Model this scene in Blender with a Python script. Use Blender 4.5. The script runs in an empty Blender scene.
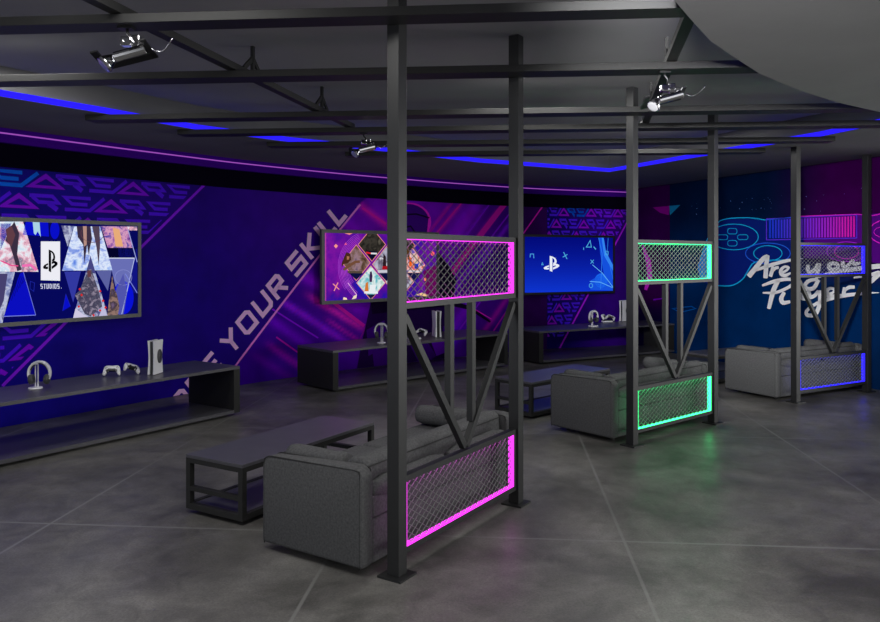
import bpy, bmesh, math, random
from mathutils import Vector, Matrix, Euler
random.seed(7)
F = 750.0; HX = 440.0; HY = 256.0; EYE = 1.8
scn = bpy.context.scene
col = scn.collection

# ------------------------------------------------------------ helpers
def lin(c):
    return tuple((v/255/12.92) if v/255 <= .04045 else ((v/255+.055)/1.055)**2.4 for v in c)

_m = {}
def mat(name, rgb, rough=.5, metal=0.0, emis=None, es=1.0, noise=0.0, nscale=20, bump=0.0, coat=0.0, spec=0.5):
    if name in _m: return _m[name]
    m = bpy.data.materials.new(name); m.use_nodes = True
    nt = m.node_tree; b = nt.nodes['Principled BSDF']
    b.inputs['Base Color'].default_value = (*rgb, 1); b.inputs['Roughness'].default_value = rough
    b.inputs['Metallic'].default_value = metal; b.inputs['Coat Weight'].default_value = coat
    b.inputs['Specular IOR Level'].default_value = spec
    if emis:
        b.inputs['Emission Color'].default_value = (*emis, 1); b.inputs['Emission Strength'].default_value = es
    if noise or bump:
        tc = nt.nodes.new('ShaderNodeTexCoord'); n = nt.nodes.new('ShaderNodeTexNoise')
        n.inputs['Scale'].default_value = nscale; n.inputs['Detail'].default_value = 6; n.inputs['Roughness'].default_value = .65
        nt.links.new(tc.outputs['Object'], n.inputs['Vector'])
        if noise:
            r = nt.nodes.new('ShaderNodeMapRange'); r.inputs[1].default_value = .3; r.inputs[2].default_value = .7
            r.inputs[3].default_value = 1-noise; r.inputs[4].default_value = 1+noise
            mx = nt.nodes.new('ShaderNodeVectorMath'); mx.operation = 'SCALE'; mx.inputs[0].default_value = rgb
            nt.links.new(n.outputs['Fac'], r.inputs[0]); nt.links.new(r.outputs[0], mx.inputs['Scale'])
            nt.links.new(mx.outputs[0], b.inputs['Base Color'])
        if bump:
            bp = nt.nodes.new('ShaderNodeBump'); bp.inputs['Strength'].default_value = bump; bp.inputs['Distance'].default_value = .003
            nt.links.new(n.outputs['Fac'], bp.inputs['Height']); nt.links.new(bp.outputs[0], b.inputs['Normal'])
    _m[name] = m; return m

def link(name, me, parent=None, m=None):
    o = bpy.data.objects.new(name, me); col.objects.link(o)
    if parent is not None: o.parent = parent
    if m is not None and me is not None and not me.materials:
        for q in (m if isinstance(m, (list, tuple)) else [m]): me.materials.append(q)
    return o

def build(name, bm, m, parent=None, smooth=False, bevel=0, seg=2):
    bmesh.ops.recalc_face_normals(bm, faces=bm.faces[:])
    me = bpy.data.meshes.new(name); bm.to_mesh(me); bm.free()
    if smooth:
        for p in me.polygons: p.use_smooth = True
    o = link(name, me, parent, m)
    if bevel:
        md = o.modifiers.new('Bevel', 'BEVEL'); md.width = bevel; md.segments = seg; md.limit_method = 'ANGLE'; md.angle_limit = .6
        if smooth is False and seg > 2:
            for p in me.polygons: p.use_smooth = True
        if seg > 2:
            md.harden_normals = False
    return o

def empty(name, loc, rz=0):
    o = bpy.data.objects.new(name, None); col.objects.link(o); o.location = loc; o.rotation_euler = (0, 0, rz)
    o.empty_display_size = .1
    return o

def tag(o, label=None, cat=None, group=None, kind=None):
    if label: o['label'] = label
    if cat: o['category'] = cat
    if group: o['group'] = group
    if kind: o['kind'] = kind
    return o

def box(bm, x0, x1, y0, y1, z0, z1, M=None):
    vs = [Vector((x, y, z)) for z in (z0, z1) for y in (y0, y1) for x in (x0, x1)]
    if M is not None: vs = [M @ v for v in vs]
    v = [bm.verts.new(q) for q in vs]
    for f in ((0,2,3,1), (4,5,7,6), (0,1,5,4), (2,6,7,3), (0,4,6,2), (1,3,7,5)): bm.faces.new([v[i] for i in f])

def mbox(*a, M=None):
    bm = bmesh.new(); box(bm, *a, M=M); return bm

def bar(bm, a, b, w, d, up=(0, 0, 1)):
    """rectangular bar from a to b, w across, d deep"""
    a = Vector(a); b = Vector(b); t = (b-a).normalized(); s = t.cross(Vector(up)).normalized(); r = s.cross(t)
    vs = []
    for p in (a, b):
        for i, j in ((-1,-1), (1,-1), (1,1), (-1,1)): vs.append(bm.verts.new(p+s*i*w/2+r*j*d/2))
    for f in ((3,2,1,0), (4,5,6,7), (0,1,5,4), (1,2,6,5), (2,3,7,6), (3,0,4,7)): bm.faces.new([vs[i] for i in f])

def tube(bm, pts, r, n=8, caps=True, closed=False):
    pts = [Vector(p) for p in pts]; rings = []; N = len(pts); prev = None
    for i, p in enumerate(pts):
        if closed: t = pts[(i+1) % N]-pts[i-1]
        else: t = pts[min(i+1, N-1)]-pts[max(i-1, 0)]
        t.normalize()
        if prev is None:
            s = t.orthogonal().normalized()
        else:
            s = (prev-t*prev.dot(t)).normalized()
        prev = s; q = t.cross(s)
        rr = r[i] if isinstance(r, (list, tuple)) else r
        rings.append([bm.verts.new(p+(s*math.cos(2*math.pi*k/n)+q*math.sin(2*math.pi*k/n))*rr) for k in range(n)])
    for i in range(N if closed else N-1):
        A = rings[i]; B = rings[(i+1) % N]
        for k in range(n): bm.faces.new([A[k], A[(k+1) % n], B[(k+1) % n], B[k]])
    if caps and not closed:
        bm.faces.new(rings[0][::-1]); bm.faces.new(rings[-1])

def ribbon3(bm, rows):
    """loft equal length rows of points"""
    R = [[bm.verts.new(p) for p in r] for r in rows]
    for a, b in zip(R, R[1:]):
        for k in range(len(a)-1): bm.faces.new([a[k], a[k+1], b[k+1], b[k]])

def prism(bm, pts, z0, z1):
    lo = [bm.verts.new((x, y, z0)) for x, y in pts]; hi = [bm.verts.new((x, y, z1)) for x, y in pts]
    n = len(pts)
    bm.faces.new(lo[::-1]); bm.faces.new(hi)
    for i in range(n): bm.faces.new([lo[i], lo[(i+1) % n], hi[(i+1) % n], hi[i]])

# 2D strokes ---------------------------------------------------------
def stroke(pts, w, closed=False):
    """mitred polyline -> list of quads; w may be a list"""
    P = [Vector(p) for p in pts]; N = len(P); L = []; R = []
    for i in range(N):
        if closed: a = (P[i]-P[i-1]).normalized(); b = (P[(i+1) % N]-P[i]).normalized()
        else:
            a = (P[i]-P[i-1]).normalized() if i else None; b = (P[i+1]-P[i]).normalized() if i < N-1 else None
            a = a or b; b = b or a
        n1 = Vector((-a.y, a.x)); n2 = Vector((-b.y, b.x)); m = n1+n2
        if m.length < .3: m = n1.copy()
        m.normalize(); k = 1/max(m.dot(n1), .45)
        ww = (w[i] if isinstance(w, (list, tuple)) else w)/2
        L.append(P[i]+m*k*ww); R.append(P[i]-m*k*ww)
    q = []
    for i in range(N if closed else N-1):
        j = (i+1) % N
        q.append([tuple(L[i]), tuple(L[j]), tuple(R[j]), tuple(R[i])])
    return q

def ell(cx, cy, rx, ry, n=28, a0=0, a1=360):
    full = abs(a1-a0) >= 360
    return [(cx+rx*math.cos(math.radians(a0+(a1-a0)*k/(n if full else n-1))), cy+ry*math.sin(math.radians(a0+(a1-a0)*k/(n if full else n-1)))) for k in range(n)]

def rrect(x0, y0, x1, y1, r, n=4):
    out = []
    for cx, cy, a in ((x1-r, y1-r, 0), (x0+r, y1-r, 90), (x0+r, y0+r, 180), (x1-r, y0+r, 270)):
        out += [(cx+r*math.cos(math.radians(a+90*k/n)), cy+r*math.sin(math.radians(a+90*k/n))) for k in range(n+1)]
    return out

def clip(poly, a, b, c):
    """keep a*x+b*y+c >= 0"""
    out = []
    for i in range(len(poly)):
        p = poly[i-1]; q = poly[i]; dp = a*p[0]+b*p[1]+c; dq = a*q[0]+b*q[1]+c
        if (dp >= 0) != (dq >= 0):
            t = dp/(dp-dq); out.append((p[0]+t*(q[0]-p[0]), p[1]+t*(q[1]-p[1])))
        if dq >= 0: out.append(q)
    return out

GLY = {
 'Y': [[(.02,1),(.4,.52),(.78,1)], [(.4,.55),(.4,0)]],
 'O': [[(.1,.22),(.1,.9),(.68,.9),(.8,.78),(.8,.1),(.22,.1),(.1,.22)]],
 'U': [[(.1,1),(.1,.1),(.68,.1),(.8,.22),(.8,1)]],
 'R': [[(.1,0),(.1,.9),(.7,.9),(.78,.8),(.78,.5),(.1,.45)], [(.42,.45),(.8,0)]],
 'S': [[(.85,.9),(.1,.9),(.1,.52),(.8,.52),(.8,.1),(.02,.1)]],
 'K': [[(.1,0),(.1,1)], [(.8,1),(.25,.5),(.82,0)]],
 'I': [[(.45,0),(.45,1)]],
 'L': [[(.1,1),(.1,.1),(.8,.1)]],
 'E': [[(.85,.9),(.1,.9),(.1,.1),(.85,.1)], [(.1,.5),(.75,.5)]],
 'T': [[(0,.9),(.9,.9)], [(.45,.9),(.45,0)]],
 'D': [[(.1,.1),(.1,.9),(.6,.9),(.8,.7),(.8,.3),(.6,.1),(.1,.1)]],
}

# ------------------------------------------------------------ wall paths
def catmull(P, n=5):
    out = []
    P = [Vector(p) for p in P]
    Q = [2*P[0]-P[1]]+P+[2*P[-1]-P[-2]]
    for i in range(1, len(Q)-2):
        for k in range(n):
            t = k/n; a, b, c, d = Q[i-1:i+3]
            out.append(.5*((2*b)+(c-a)*t+(2*a-5*b+4*c-d)*t*t+(-a+3*b-3*c+d)*t**3))
    out.append(P[-1]); return out

class Wall:
    def __init__(s, pts):
        s.P = [Vector(p) for p in pts]; s.S = [0]
        for a, b in zip(s.P, s.P[1:]): s.S.append(s.S[-1]+(b-a).length)
    def seg(s, v):
        for i in range(len(s.P)-2):
            if v < s.S[i+1]: return i
        return len(s.P)-2
    def normal(s, i):
        t = (s.P[i+1]-s.P[i]).normalized(); return Vector((t.y, -t.x))
    def vnorm(s, i):
        a = s.normal(max(i-1, 0)); b = s.normal(min(i, len(s.P)-2)); return (a+b).normalized()
    def at(s, v, z, off=0):
        i = s.seg(v); f = (v-s.S[i])/(s.S[i+1]-s.S[i]); p = s.P[i].lerp(s.P[i+1], f)
        n = s.vnorm(i).lerp(s.vnorm(i+1), f)
        return Vector((p.x+n.x*off, p.y+n.y*off, z))
    def px(s, x, y):
        k = (x-HX)/F; best = None
        for i in range(len(s.P)-1):
            a = s.P[i]; b = s.P[i+1]; fa = a.x-k*a.y; fb = b.x-k*b.y
            if (fa <= 0) != (fb <= 0) or (i == len(s.P)-2 and best is None):
                f = fa/(fa-fb); Y = a.y+(b.y-a.y)*f
                if Y > 0: best = (s.S[i]+(s.S[i+1]-s.S[i])*f, EYE+(HY-y)/F*Y)
        return best
    def offset_path(s, off): return [s.P[i]+s.vnorm(i)*off for i in range(len(s.P))]

WL = Wall(catmull([(-8.55,1.75),(-6.85,4.40),(-4.62,7.85),(-3.24,9.86),(-2.62,10.65),(-1.61,11.72),(-.6,12.62),(.5,13.5),(1.93,14.42),(3.80,15.17)], 4))
WR = Wall([(3.80,15.17),(5.90,10.1),(6.28,9.19)])
TOP = 3.14

class Flat:
    """flat coloured shapes authored as polygons, cut where the wall bends, laid on it as print"""
    def __init__(s, wall, frompx=True): s.w = wall; s.fp = frompx; s.d = {}
    def poly(s, pts, m, layer=1):
        if s.fp: pts = [s.w.px(*p) for p in pts]
        if any(p is None for p in pts): return
        pts = clip(clip(pts, 0, 1, -.005), 0, -1, 2.735)
        if len(pts) >= 3: s.d.setdefault((m, layer), []).append(pts)
    def line(s, pts, w, m, layer=1, closed=False):
        for q in stroke(pts, w, closed): s.poly(q, m, layer)
    def done(s, name, parent=None):
        bm = bmesh.new(); mats = []; lay = bm.faces.layers.int.new('layer')
        for (m, L), polys in s.d.items():
            if m not in mats: mats.append(m)
            for p in polys:
                try: f = bm.faces.new([bm.verts.new((x, 0, z)) for x, z in p])
                except ValueError: continue
                f.material_index = mats.index(m); f[lay] = L
        for v in s.w.S[1:-1]:
            bmesh.ops.bisect_plane(bm, geom=bm.verts[:]+bm.edges[:]+bm.faces[:], plane_co=(v, 0, 0), plane_no=(1, 0, 0), dist=1e-6)
        vl = {}
        for f in bm.faces:
            for v in f.verts: vl[v] = f[lay]
        for v in bm.verts: v.co = s.w.at(v.co.x, v.co.z, .004+.003*vl.get(v, 1))
        me = bpy.data.meshes.new(name); bm.to_mesh(me); bm.free()
        for m in mats: me.materials.append(m)
        o = bpy.data.objects.new(name, me); col.objects.link(o)
        if parent is not None: o.parent = parent
        return o

# ------------------------------------------------------------ materials
M_frame = mat('black_powder_coat', (.022,.0225,.023), .38, .12, noise=.08, nscale=6, spec=.4)
M_beam = mat('black_beam_paint', (.028,.028,.028), .5, 0, noise=.08, nscale=4, spec=.2)
M_wood = mat('black_laminate', (.085,.083,.094), .33, 0, noise=.10, nscale=9)
M_woodside = mat('black_laminate_edge', (.024,.024,.023), .6, 0, spec=.3)
M_fab = mat('charcoal_fabric', (.098,.099,.101), .95, 0, noise=.30, nscale=70, bump=.5, spec=.1)
M_pipe = mat('dark_piping', (.02,.02,.02), .8)
M_wire = mat('galvanised_wire', (.25,.27,.25), .4, .3)
M_chrome = mat('chrome', (.75,.75,.78), .08, 1)
M_black = mat('black_plastic', (.02,.02,.022), .35)
M_blackm = mat('matt_black_metal', (.02,.02,.022), .4, .5)
M_white = mat('white_plastic', (.88,.88,.90), .35)
M_grey = mat('dark_grey_plastic', (.055,.057,.06), .4)
M_bezel = mat('grey_bezel', (.11,.112,.105), .45, .2)
M_ceil = mat('ceiling_paint', (.34,.34,.34), .9, noise=.06, nscale=.5)
M_ring = mat('soffit_paint', (.16,.16,.162), .85, noise=.06, nscale=2)
M_soff = mat('front_soffit_paint', (.25,.25,.25), .85, noise=.05, nscale=2)

def emi(name, c, s): return mat(name, (.0,.0,.0), .6, emis=c, es=s, spec=0)
LED_M = emi('magenta_led', (1,.04,.95), 1.9)
LED_G = emi('green_led', (.03,1,.25), 5.0)
LED_B = emi('blue_led', (.016,.010,1), 3.0)
LED_C = emi('ceiling_blue_led', (.022,.012,1), 1.25)
LED_P = emi('violet_led', (.45,.10,.62), .75)

# floor: concrete slabs with thin pale joints
def floor_mat():
    m = bpy.data.materials.new('polished_concrete'); m.use_nodes = True; nt = m.node_tree; N = nt.nodes; L = nt.links
    b = N['Principled BSDF']
    tc = N.new('ShaderNodeTexCoord')
    def noise(sc, det, ro=.6, dis=0):
        n = N.new('ShaderNodeTexNoise'); n.inputs['Scale'].default_value = sc; n.inputs['Detail'].default_value = det
        n.inputs['Roughness'].default_value = ro; n.inputs['Distortion'].default_value = dis; L.new(tc.outputs['Object'], n.inputs['Vector']); return n.outputs['Fac']
    def math_(op, a, b_=None, c=None):
        n = N.new('ShaderNodeMath'); n.operation = op
        for i, v in enumerate((a, b_, c)):
            if v is None: continue
            if isinstance(v, (int, float)): n.inputs[i].default_value = v
            else: L.new(v, n.inputs[i])
        return n.outputs[0]
    def rng(v, a, b_, c, d):
        n = N.new('ShaderNodeMapRange')
        for i, q in enumerate((a, b_, c, d)): n.inputs[i+1].default_value = q
        L.new(v, n.inputs[0]); return n.outputs[0]
    cloud = rng(noise(.9, 8, .62, .6), .34, .66, .50, 1.45)
    mid = rng(noise(4.5, 8, .7, .8), .3, .7, .72, 1.28)
    fine = rng(noise(70, 6, .85), .3, .7, .55, 1.45)
    k = math_('MULTIPLY', math_('MULTIPLY', cloud, mid), fine)
    sep = N.new('ShaderNodeSeparateXYZ'); L.new(tc.outputs['Object'], sep.inputs[0])
    c, s_ = .9966, .083
    w = math_('SUBTRACT', math_('MULTIPLY', sep.outputs[0], c), math_('MULTIPLY', sep.outputs[1], s_))
    g = math_('ADD', math_('MULTIPLY', sep.outputs[1], c), math_('MULTIPLY', sep.outputs[0], s_))
    def joint(v, off, pitch, half):
        t = math_('ABSOLUTE', math_('SUBTRACT', math_('FLOORED_MODULO', math_('SUBTRACT', v, off-pitch/2), pitch), pitch/2))
        return rng(t, half*.5, half, 1, 0)
    near = None
    for q in (-6.9, -4.98, -3.03, -1.04, .765, 2.74, 4.65, 6.55):
        t = math_('ABSOLUTE', math_('SUBTRACT', w, q)); near = t if near is None else math_('MINIMUM', near, t)
    j = math_('MAXIMUM', rng(near, .006, .013, 1, 0), joint(g, 4.81, 2.86, .013))
    fade = rng(noise(.7, 2), .38, .62, .45, 1.0)
    j = math_('MULTIPLY', j, fade)
    tint = N.new('ShaderNodeMixRGB'); tint.inputs[1].default_value = (.116,.113,.110, 1); tint.inputs[2].default_value = (.142,.136,.122, 1)
    L.new(noise(1.7, 4), tint.inputs[0])
    sc = N.new('ShaderNodeVectorMath'); sc.operation = 'SCALE'; L.new(tint.outputs[0], sc.inputs[0]); L.new(k, sc.inputs['Scale'])
    mx = N.new('ShaderNodeMixRGB'); L.new(j, mx.inputs[0]); L.new(sc.outputs[0], mx.inputs[1]); mx.inputs[2].default_value = (.215,.215,.205, 1)
    L.new(mx.outputs[0], b.inputs['Base Color'])
    L.new(rng(noise(2.2, 6), .3, .7, .30, .46), b.inputs['Roughness'])
    b.inputs['Specular IOR Level'].default_value = .45
    bp = N.new('ShaderNodeBump'); bp.inputs['Strength'].default_value = .08; bp.inputs['Distance'].default_value = .002
    L.new(fine, bp.inputs['Height']); L.new(bp.outputs[0], b.inputs['Normal'])
    return m

def attr_mat(name, rough=.55):
    """printed wall covering whose inks vary over the print: colour stored on the mesh, broken up by fine noise"""
    m = bpy.data.materials.new(name); m.use_nodes = True; nt = m.node_tree; b = nt.nodes['Principled BSDF']
    a = nt.nodes.new('ShaderNodeVertexColor'); a.layer_name = 'ink'
    n = nt.nodes.new('ShaderNodeTexNoise'); n.inputs['Scale'].default_value = 3; n.inputs['Detail'].default_value = 8
    r = nt.nodes.new('ShaderNodeMapRange'); r.inputs[1].default_value = .3; r.inputs[2].default_value = .7; r.inputs[3].default_value = .85; r.inputs[4].default_value = 1.15
    tc = nt.nodes.new('ShaderNodeTexCoord'); nt.links.new(tc.outputs['Object'], n.inputs['Vector']); nt.links.new(n.outputs['Fac'], r.inputs[0])
    s = nt.nodes.new('ShaderNodeVectorMath'); s.operation = 'SCALE'; nt.links.new(a.outputs[0], s.inputs[0]); nt.links.new(r.outputs[0], s.inputs['Scale'])
    nt.links.new(s.outputs[0], b.inputs['Base Color']); b.inputs['Roughness'].default_value = rough; b.inputs['Specular IOR Level'].default_value = .03
    return m

INK = {}
INKGAIN = 3.0      # displayed colour -> ink, for the light level of the room
def ink(r, g, b):
    k = (r, g, b, INKGAIN)
    if k not in INK:
        c = [min(v*INKGAIN, .9) for v in lin(k[:3])]
        INK[k] = mat('ink_%s' % ('violet' if b > g+20 else 'pale'), tuple(c), .55, spec=.2) if False else None
        m = bpy.data.materials.new('printed_ink'); m.use_nodes = True; p = m.node_tree.nodes['Principled BSDF']
        p.inputs['Base Color'].default_value = (*c, 1); p.inputs['Roughness'].default_value = .55; p.inputs['Specular IOR Level'].default_value = .05
        INK[k] = m
    return INK[k]
GLOW = {}
SG = 1.0
def glow(r, g, b):
    k = (r, g, b)
    if k not in GLOW:
        m = bpy.data.materials.new('screen_pixels'); m.use_nodes = True; p = m.node_tree.nodes['Principled BSDF']
        p.inputs['Base Color'].default_value = (0, 0, 0, 1); p.inputs['Roughness'].default_value = .4; p.inputs['Specular IOR Level'].default_value = .0
        p.inputs['Emission Color'].default_value = (*lin(k), 1); p.inputs['Emission Strength'].default_value = SG
        GLOW[k] = m
    return GLOW[k]
def art(name, cols, scale=5, dist=1.5, seed=0, stretch=(1,1,1)):
    """picture-like mix of colours shown on a lit screen"""
    m = bpy.data.materials.new(name); m.use_nodes = True; nt = m.node_tree; p = nt.nodes['Principled BSDF']
    p.inputs['Base Color'].default_value = (0, 0, 0, 1); p.inputs['Roughness'].default_value = .4; p.inputs['Specular IOR Level'].default_value = .0
    tc = nt.nodes.new('ShaderNodeTexCoord'); mp = nt.nodes.new('ShaderNodeMapping'); mp.inputs['Location'].default_value = (seed*3.1, seed*1.7, seed*2.3); mp.inputs['Scale'].default_value = stretch
    n = nt.nodes.new('ShaderNodeTexNoise'); n.inputs['Scale'].default_value = scale; n.inputs['Detail'].default_value = 8; n.inputs['Roughness'].default_value = .6; n.inputs['Distortion'].default_value = dist*.25
    r = nt.nodes.new('ShaderNodeValToRGB'); e = r.color_ramp.elements
    while len(e) < len(cols): e.new(.5)
    for i, c in enumerate(cols): e[i].position = .3+.4*i/(len(cols)-1); e[i].color = (*lin(c), 1)
    nt.links.new(tc.outputs['Object'], mp.inputs[0]); nt.links.new(mp.outputs[0], n.inputs['Vector']); nt.links.new(n.outputs['Fac'], r.inputs[0])
    nt.links.new(r.outputs[0], p.inputs['Emission Color']); p.inputs['Emission Strength'].default_value = SG
    return m

# ------------------------------------------------------------ the setting
fl = build('floor', mbox(-10, 12, -5, 17, -.1, 0), floor_mat()); tag(fl, kind='structure')

def smooth(a, b, x):
    t = max(0, min(1, (x-a)/(b-a))); return t*t*(3-2*t)
def mix(a, b, t): return tuple(p+(q-p)*t for p, q in zip(a, b))
def wall_obj(name, W, colour, s0=0, zt=2.735, off=0.0, cols=90, rows=14, thick=.15):
    """solid wall whose room side is the print"""
    bm = bmesh.new(); lay = bm.loops.layers.color.new('ink') if False else bm.loops.layers.float_color.new('ink')
    Ss = sorted(set([round(W.S[-1]*k/cols, 4) for k in range(cols+1)]+[round(v, 4) for v in W.S]+EXTRA.get(name, [])))
    zs = [zt*k/rows for k in range(rows+1)]
    grid = [[bm.verts.new(W.at(min(s, W.S[-1]), z, off)) for z in zs] for s in Ss]
    for i in range(len(Ss)-1):
        for j in range(rows):
            f = bm.faces.new([grid[i][j], grid[i+1][j], grid[i+1][j+1], grid[i][j+1]])
            sm = (Ss[i]+Ss[i+1])/2
            for l, (a, b) in zip(f.loops, ((Ss[i], zs[j]), (Ss[i+1], zs[j]), (Ss[i+1], zs[j+1]), (Ss[i], zs[j+1]))):
                a2 = a+(sm-a)*.002
                c = colour(a2, b); l[lay] = (*[min(v*INKGAIN, .9) for v in lin(c)], 1)
    me = bpy.data.meshes.new(name); bm.to_mesh(me); bm.free()
    return me
EXTRA = {}

S = lambda x, y=256, W=WL: W.px(x, y)[0]
sA = S(1); s180 = S(180); s300 = S(300); s390 = S(390); s523 = S(523); s547 = S(546.8); s640 = S(628)
EXTRA['wall_left'] = [round(s547-.002, 4), round(s547+.002, 4)]
def col_left(s, z):
    # ink of the long wall covering
    p0 = WL.px(236, 364.5); p1 = WL.px(360, 204.5)
    side = (s-p0[0])*(p1[1]-p0[1])-(z-p0[1])*(p1[0]-p0[0])      # >0 right of the pink diagonal
    base = mix((14,2,80), (34,3,92), smooth(s180, s300, s)*.6+.4*smooth(1.2, 2.7, z))
    if s < s180: base = mix((9,4,86), base, smooth(sA, s180, s))
    if side > 0 and s < s547:
        base = mix((34,0,98), (78,2,132), smooth(s300-.5, s390, s)*(.4+.6*smooth(0, 1.4, z)))
        if s > s390: base = mix(base, (38,0,92), smooth(s390+.8, s523, s))
        if s > s523-.3: base = (32,2,58)
    if s >= s547: base = mix((10,3,66), (30,2,80), smooth(s547, s547+1.6, s))
    return base
STK = []
def soft(a, b, w, c, fa=.25, fb=.25):
    p = WL.px(*a); q = WL.px(*b); STK.append((Vector(p), Vector(q), w, c, fa, fb))
base_left = col_left
def col_left(s, z):
    c = base_left(s, z)
    if s >= s547 or not STK: return c
    if s > s523-.3: return c
    P = Vector((s, z))
    p0 = WL.px(236, 364.5); p1 = WL.px(360, 204.5)
    if (s-p0[0])*(p1[1]-p0[1])-(z-p0[1])*(p1[0]-p0[0]) < 0: return c
    for p, q, w, k, fa, fb in STK:
        d = q-p; L = d.length; t = (P-p).dot(d)/L; u = abs((P-p).cross(d) if False else (P.x-p.x)*d.y-(P.y-p.y)*d.x)/L
        if u > 3*w: continue
        al = math.exp(-(u/w)**2)*smooth(-.02, fa*L+1e-3, t)*(1-smooth(L*(1-fb), L+.02, t))
        c = mix(c, k, al)
    return c
def add_mural_wall(name, W, colour, mat_):
    me = wall_obj(name, W, colour); me.materials.append(mat_); return me

# backing walls (plain structure) and the printed coverings on them
def backing(name, W, off0, off1, z0, z1, m):
    bm = bmesh.new(); A = W.offset_path(off0); B = W.offset_path(off1); n = len(A)
    va = [[bm.verts.new((*A[i], z)) for z in (z0, z1)] for i in range(n)]; vb = [[bm.verts.new((*B[i], z)) for z in (z0, z1)] for i in range(n)]
    for i in range(n-1):
        bm.faces.new([va[i][0], va[i+1][0], va[i+1][1], va[i][1]]); bm.faces.new([vb[i+1][0], vb[i][0], vb[i][1], vb[i+1][1]])
        bm.faces.new([va[i][1], va[i+1][1], vb[i+1][1], vb[i][1]]); bm.faces.new([va[i+1][0], va[i][0], vb[i][0], vb[i+1][0]])
    for i in (0, n-1): bm.faces.new([va[i][0], va[i][1], vb[i][1], vb[i][0]])
    return build(name, bm, m)
M_wallblack = mat('black_wall', (.004,.003,.012), .9, spec=0)  # one near-black tone for both walls, bare above the left covering
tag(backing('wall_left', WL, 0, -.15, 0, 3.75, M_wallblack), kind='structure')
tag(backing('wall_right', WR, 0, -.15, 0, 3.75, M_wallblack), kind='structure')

# left covering --------------------------------------------------------
for a_, b_, w_, c_ in [
    ((276,258),(372,318),.10,(90,2,150)), ((262,288),(362,352),.05,(96,8,190)), ((250,304),(330,362),.08,(70,0,140)), ((300,290),(372,334),.055,(150,16,134)), ((322,316),(364,344),.03,(120,8,126)),
    ((262,340),(308,372),.05,(92,2,120)), ((246,350),(300,384),.06,(56,0,110)), ((330,212),(392,258),.12,(92,4,150)), ((352,198),(394,232),.06,(136,10,128)), ((318,232),(372,268),.06,(110,6,128)),
    ((484,196),(430,268),.16,(96,4,160)), ((508,198),(440,290),.05,(150,8,130)), ((466,198),(424,250),.04,(130,10,130)), ((455,198),(420,244),.03,(124,8,128)), ((500,232),(446,300),.06,(84,10,190)),
    ((480,290),(430,364),.10,(84,2,170)), ((470,318),(424,382),.14,(60,0,150)), ((520,280),(470,352),.06,(110,4,120)), ((516,214),(470,280),.04,(86,8,180)), ((492,200),(440,272),.02,(96,6,190)), ((444,300),(430,340),.10,(120,4,150))]: soft(a_, b_, w_, c_)
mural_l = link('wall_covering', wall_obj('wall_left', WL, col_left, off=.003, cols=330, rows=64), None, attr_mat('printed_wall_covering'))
tag(mural_l, 'deep violet printed wall covering running along the long curved wall behind the televisions', 'wall covering')
mural_l.data.name = 'wall_covering'

def cell_polys():
    """one A R E / pattern cell, 380 wide, 60 high"""
    q = []
    q += stroke([(22,8),(83,48),(144,8)], 17, True)
    q += stroke([(122,52),(212,53),(236,29),(158,29),(132,48)], 14) + stroke([(196,27),(232,3)], 19)
    q += stroke([(372,53),(262,53),(292,29),(358,29)], 14) + stroke([(262,7),(368,7),(432,57)], 14)
    return q
CELL = cell_polys()
def cell_cols(i):
    return ('a' if i < 3 else 'r' if i < 8 else 'e')
def pattern(Fl, s_left, s_right, line, ztop, zbot, ph, cols, unit=1/356.0, pitch=.232, ux=1/356.0):
    """rows of slanted lettering, clipped by the diagonal `line` ((s,z),(s,z)) and by s_left"""
    (x0, y0), (x1, y1) = line; a = (y1-y0); b = -(x1-x0); L = math.hypot(a, b); a /= L; b /= L; c = -(a*x0+b*y0)
    # keep the side to the left: a*x+b*y+c <= -gap
    z = ztop; r = 0
    while z > zbot:
        zb = z-60*unit*1.06
        n0 = -2
        per = 380*ux; s = s_left+(ph-.29*r*ux*356) % per-1.5*per
        while s < s_right:
            for i, q in enumerate(CELL):
                p = [(s+x*ux, zb+y*unit*1.06) for x, y in q]
                p = clip(clip(p, a, b, c-.06), 1, 0, -s_left)
                if len(p) >= 3: Fl.poly(p, cols[cell_cols(i)](s, z), 1)
            s += per
        z -= pitch; r += 1
    for q in stroke([line[0], line[1]], .035): Fl.poly(clip(q, 1, 0, -s_left), cols['line'], 1)

# station one lettering pattern (the word rows left of the diagonal)
Fp = Flat(WL, False)
L1 = (WL.px(205, 184), WL.px(2, 386)); L1 = (L1[0], (L1[1][0]-1.0*(L1[0][0]-L1[1][0])/(L1[0][1]-L1[1][1])*0, L1[1][1]))
v1 = lambda s, z: ink(0,60,150) if s < WL.px(12,180)[0]-.75 and z > 2.6 else ink(48,6,150)
pattern(Fp, WL.px(1,256)[0]-2.2, L1[0][0], L1, 2.715, .25, -.23, {'a': lambda s, z: ink(76,2,140), 'r': v1, 'e': v1, 'line': ink(84,12,150)})
o = Fp.done('lettering_pattern', mural_l); tag(o, 'purple slanted lettering in rows cut off by a diagonal line')
Fp = Flat(WL, False)
L3 = (WL.px(627, 222), WL.px(556, 355))
d3 = lambda s, z: ink(0,44,128) if s547+.15 < s < s547+.5 and z > 2.6 else (ink(44,12,180) if s < s547+.8 else ink(66,8,150))
pattern(Fp, s547+.01, WL.px(630,256)[0], L3, 2.765, .3, .55, {'a': lambda s, z: ink(88,2,136), 'r': d3, 'e': d3, 'line': ink(110,14,150)}, unit=1/330.0, ux=1/612.0, pitch=.234)
o = Fp.done('lettering_pattern', mural_l); tag(o, 'small blue and purple slanted lettering behind the far television')

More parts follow.
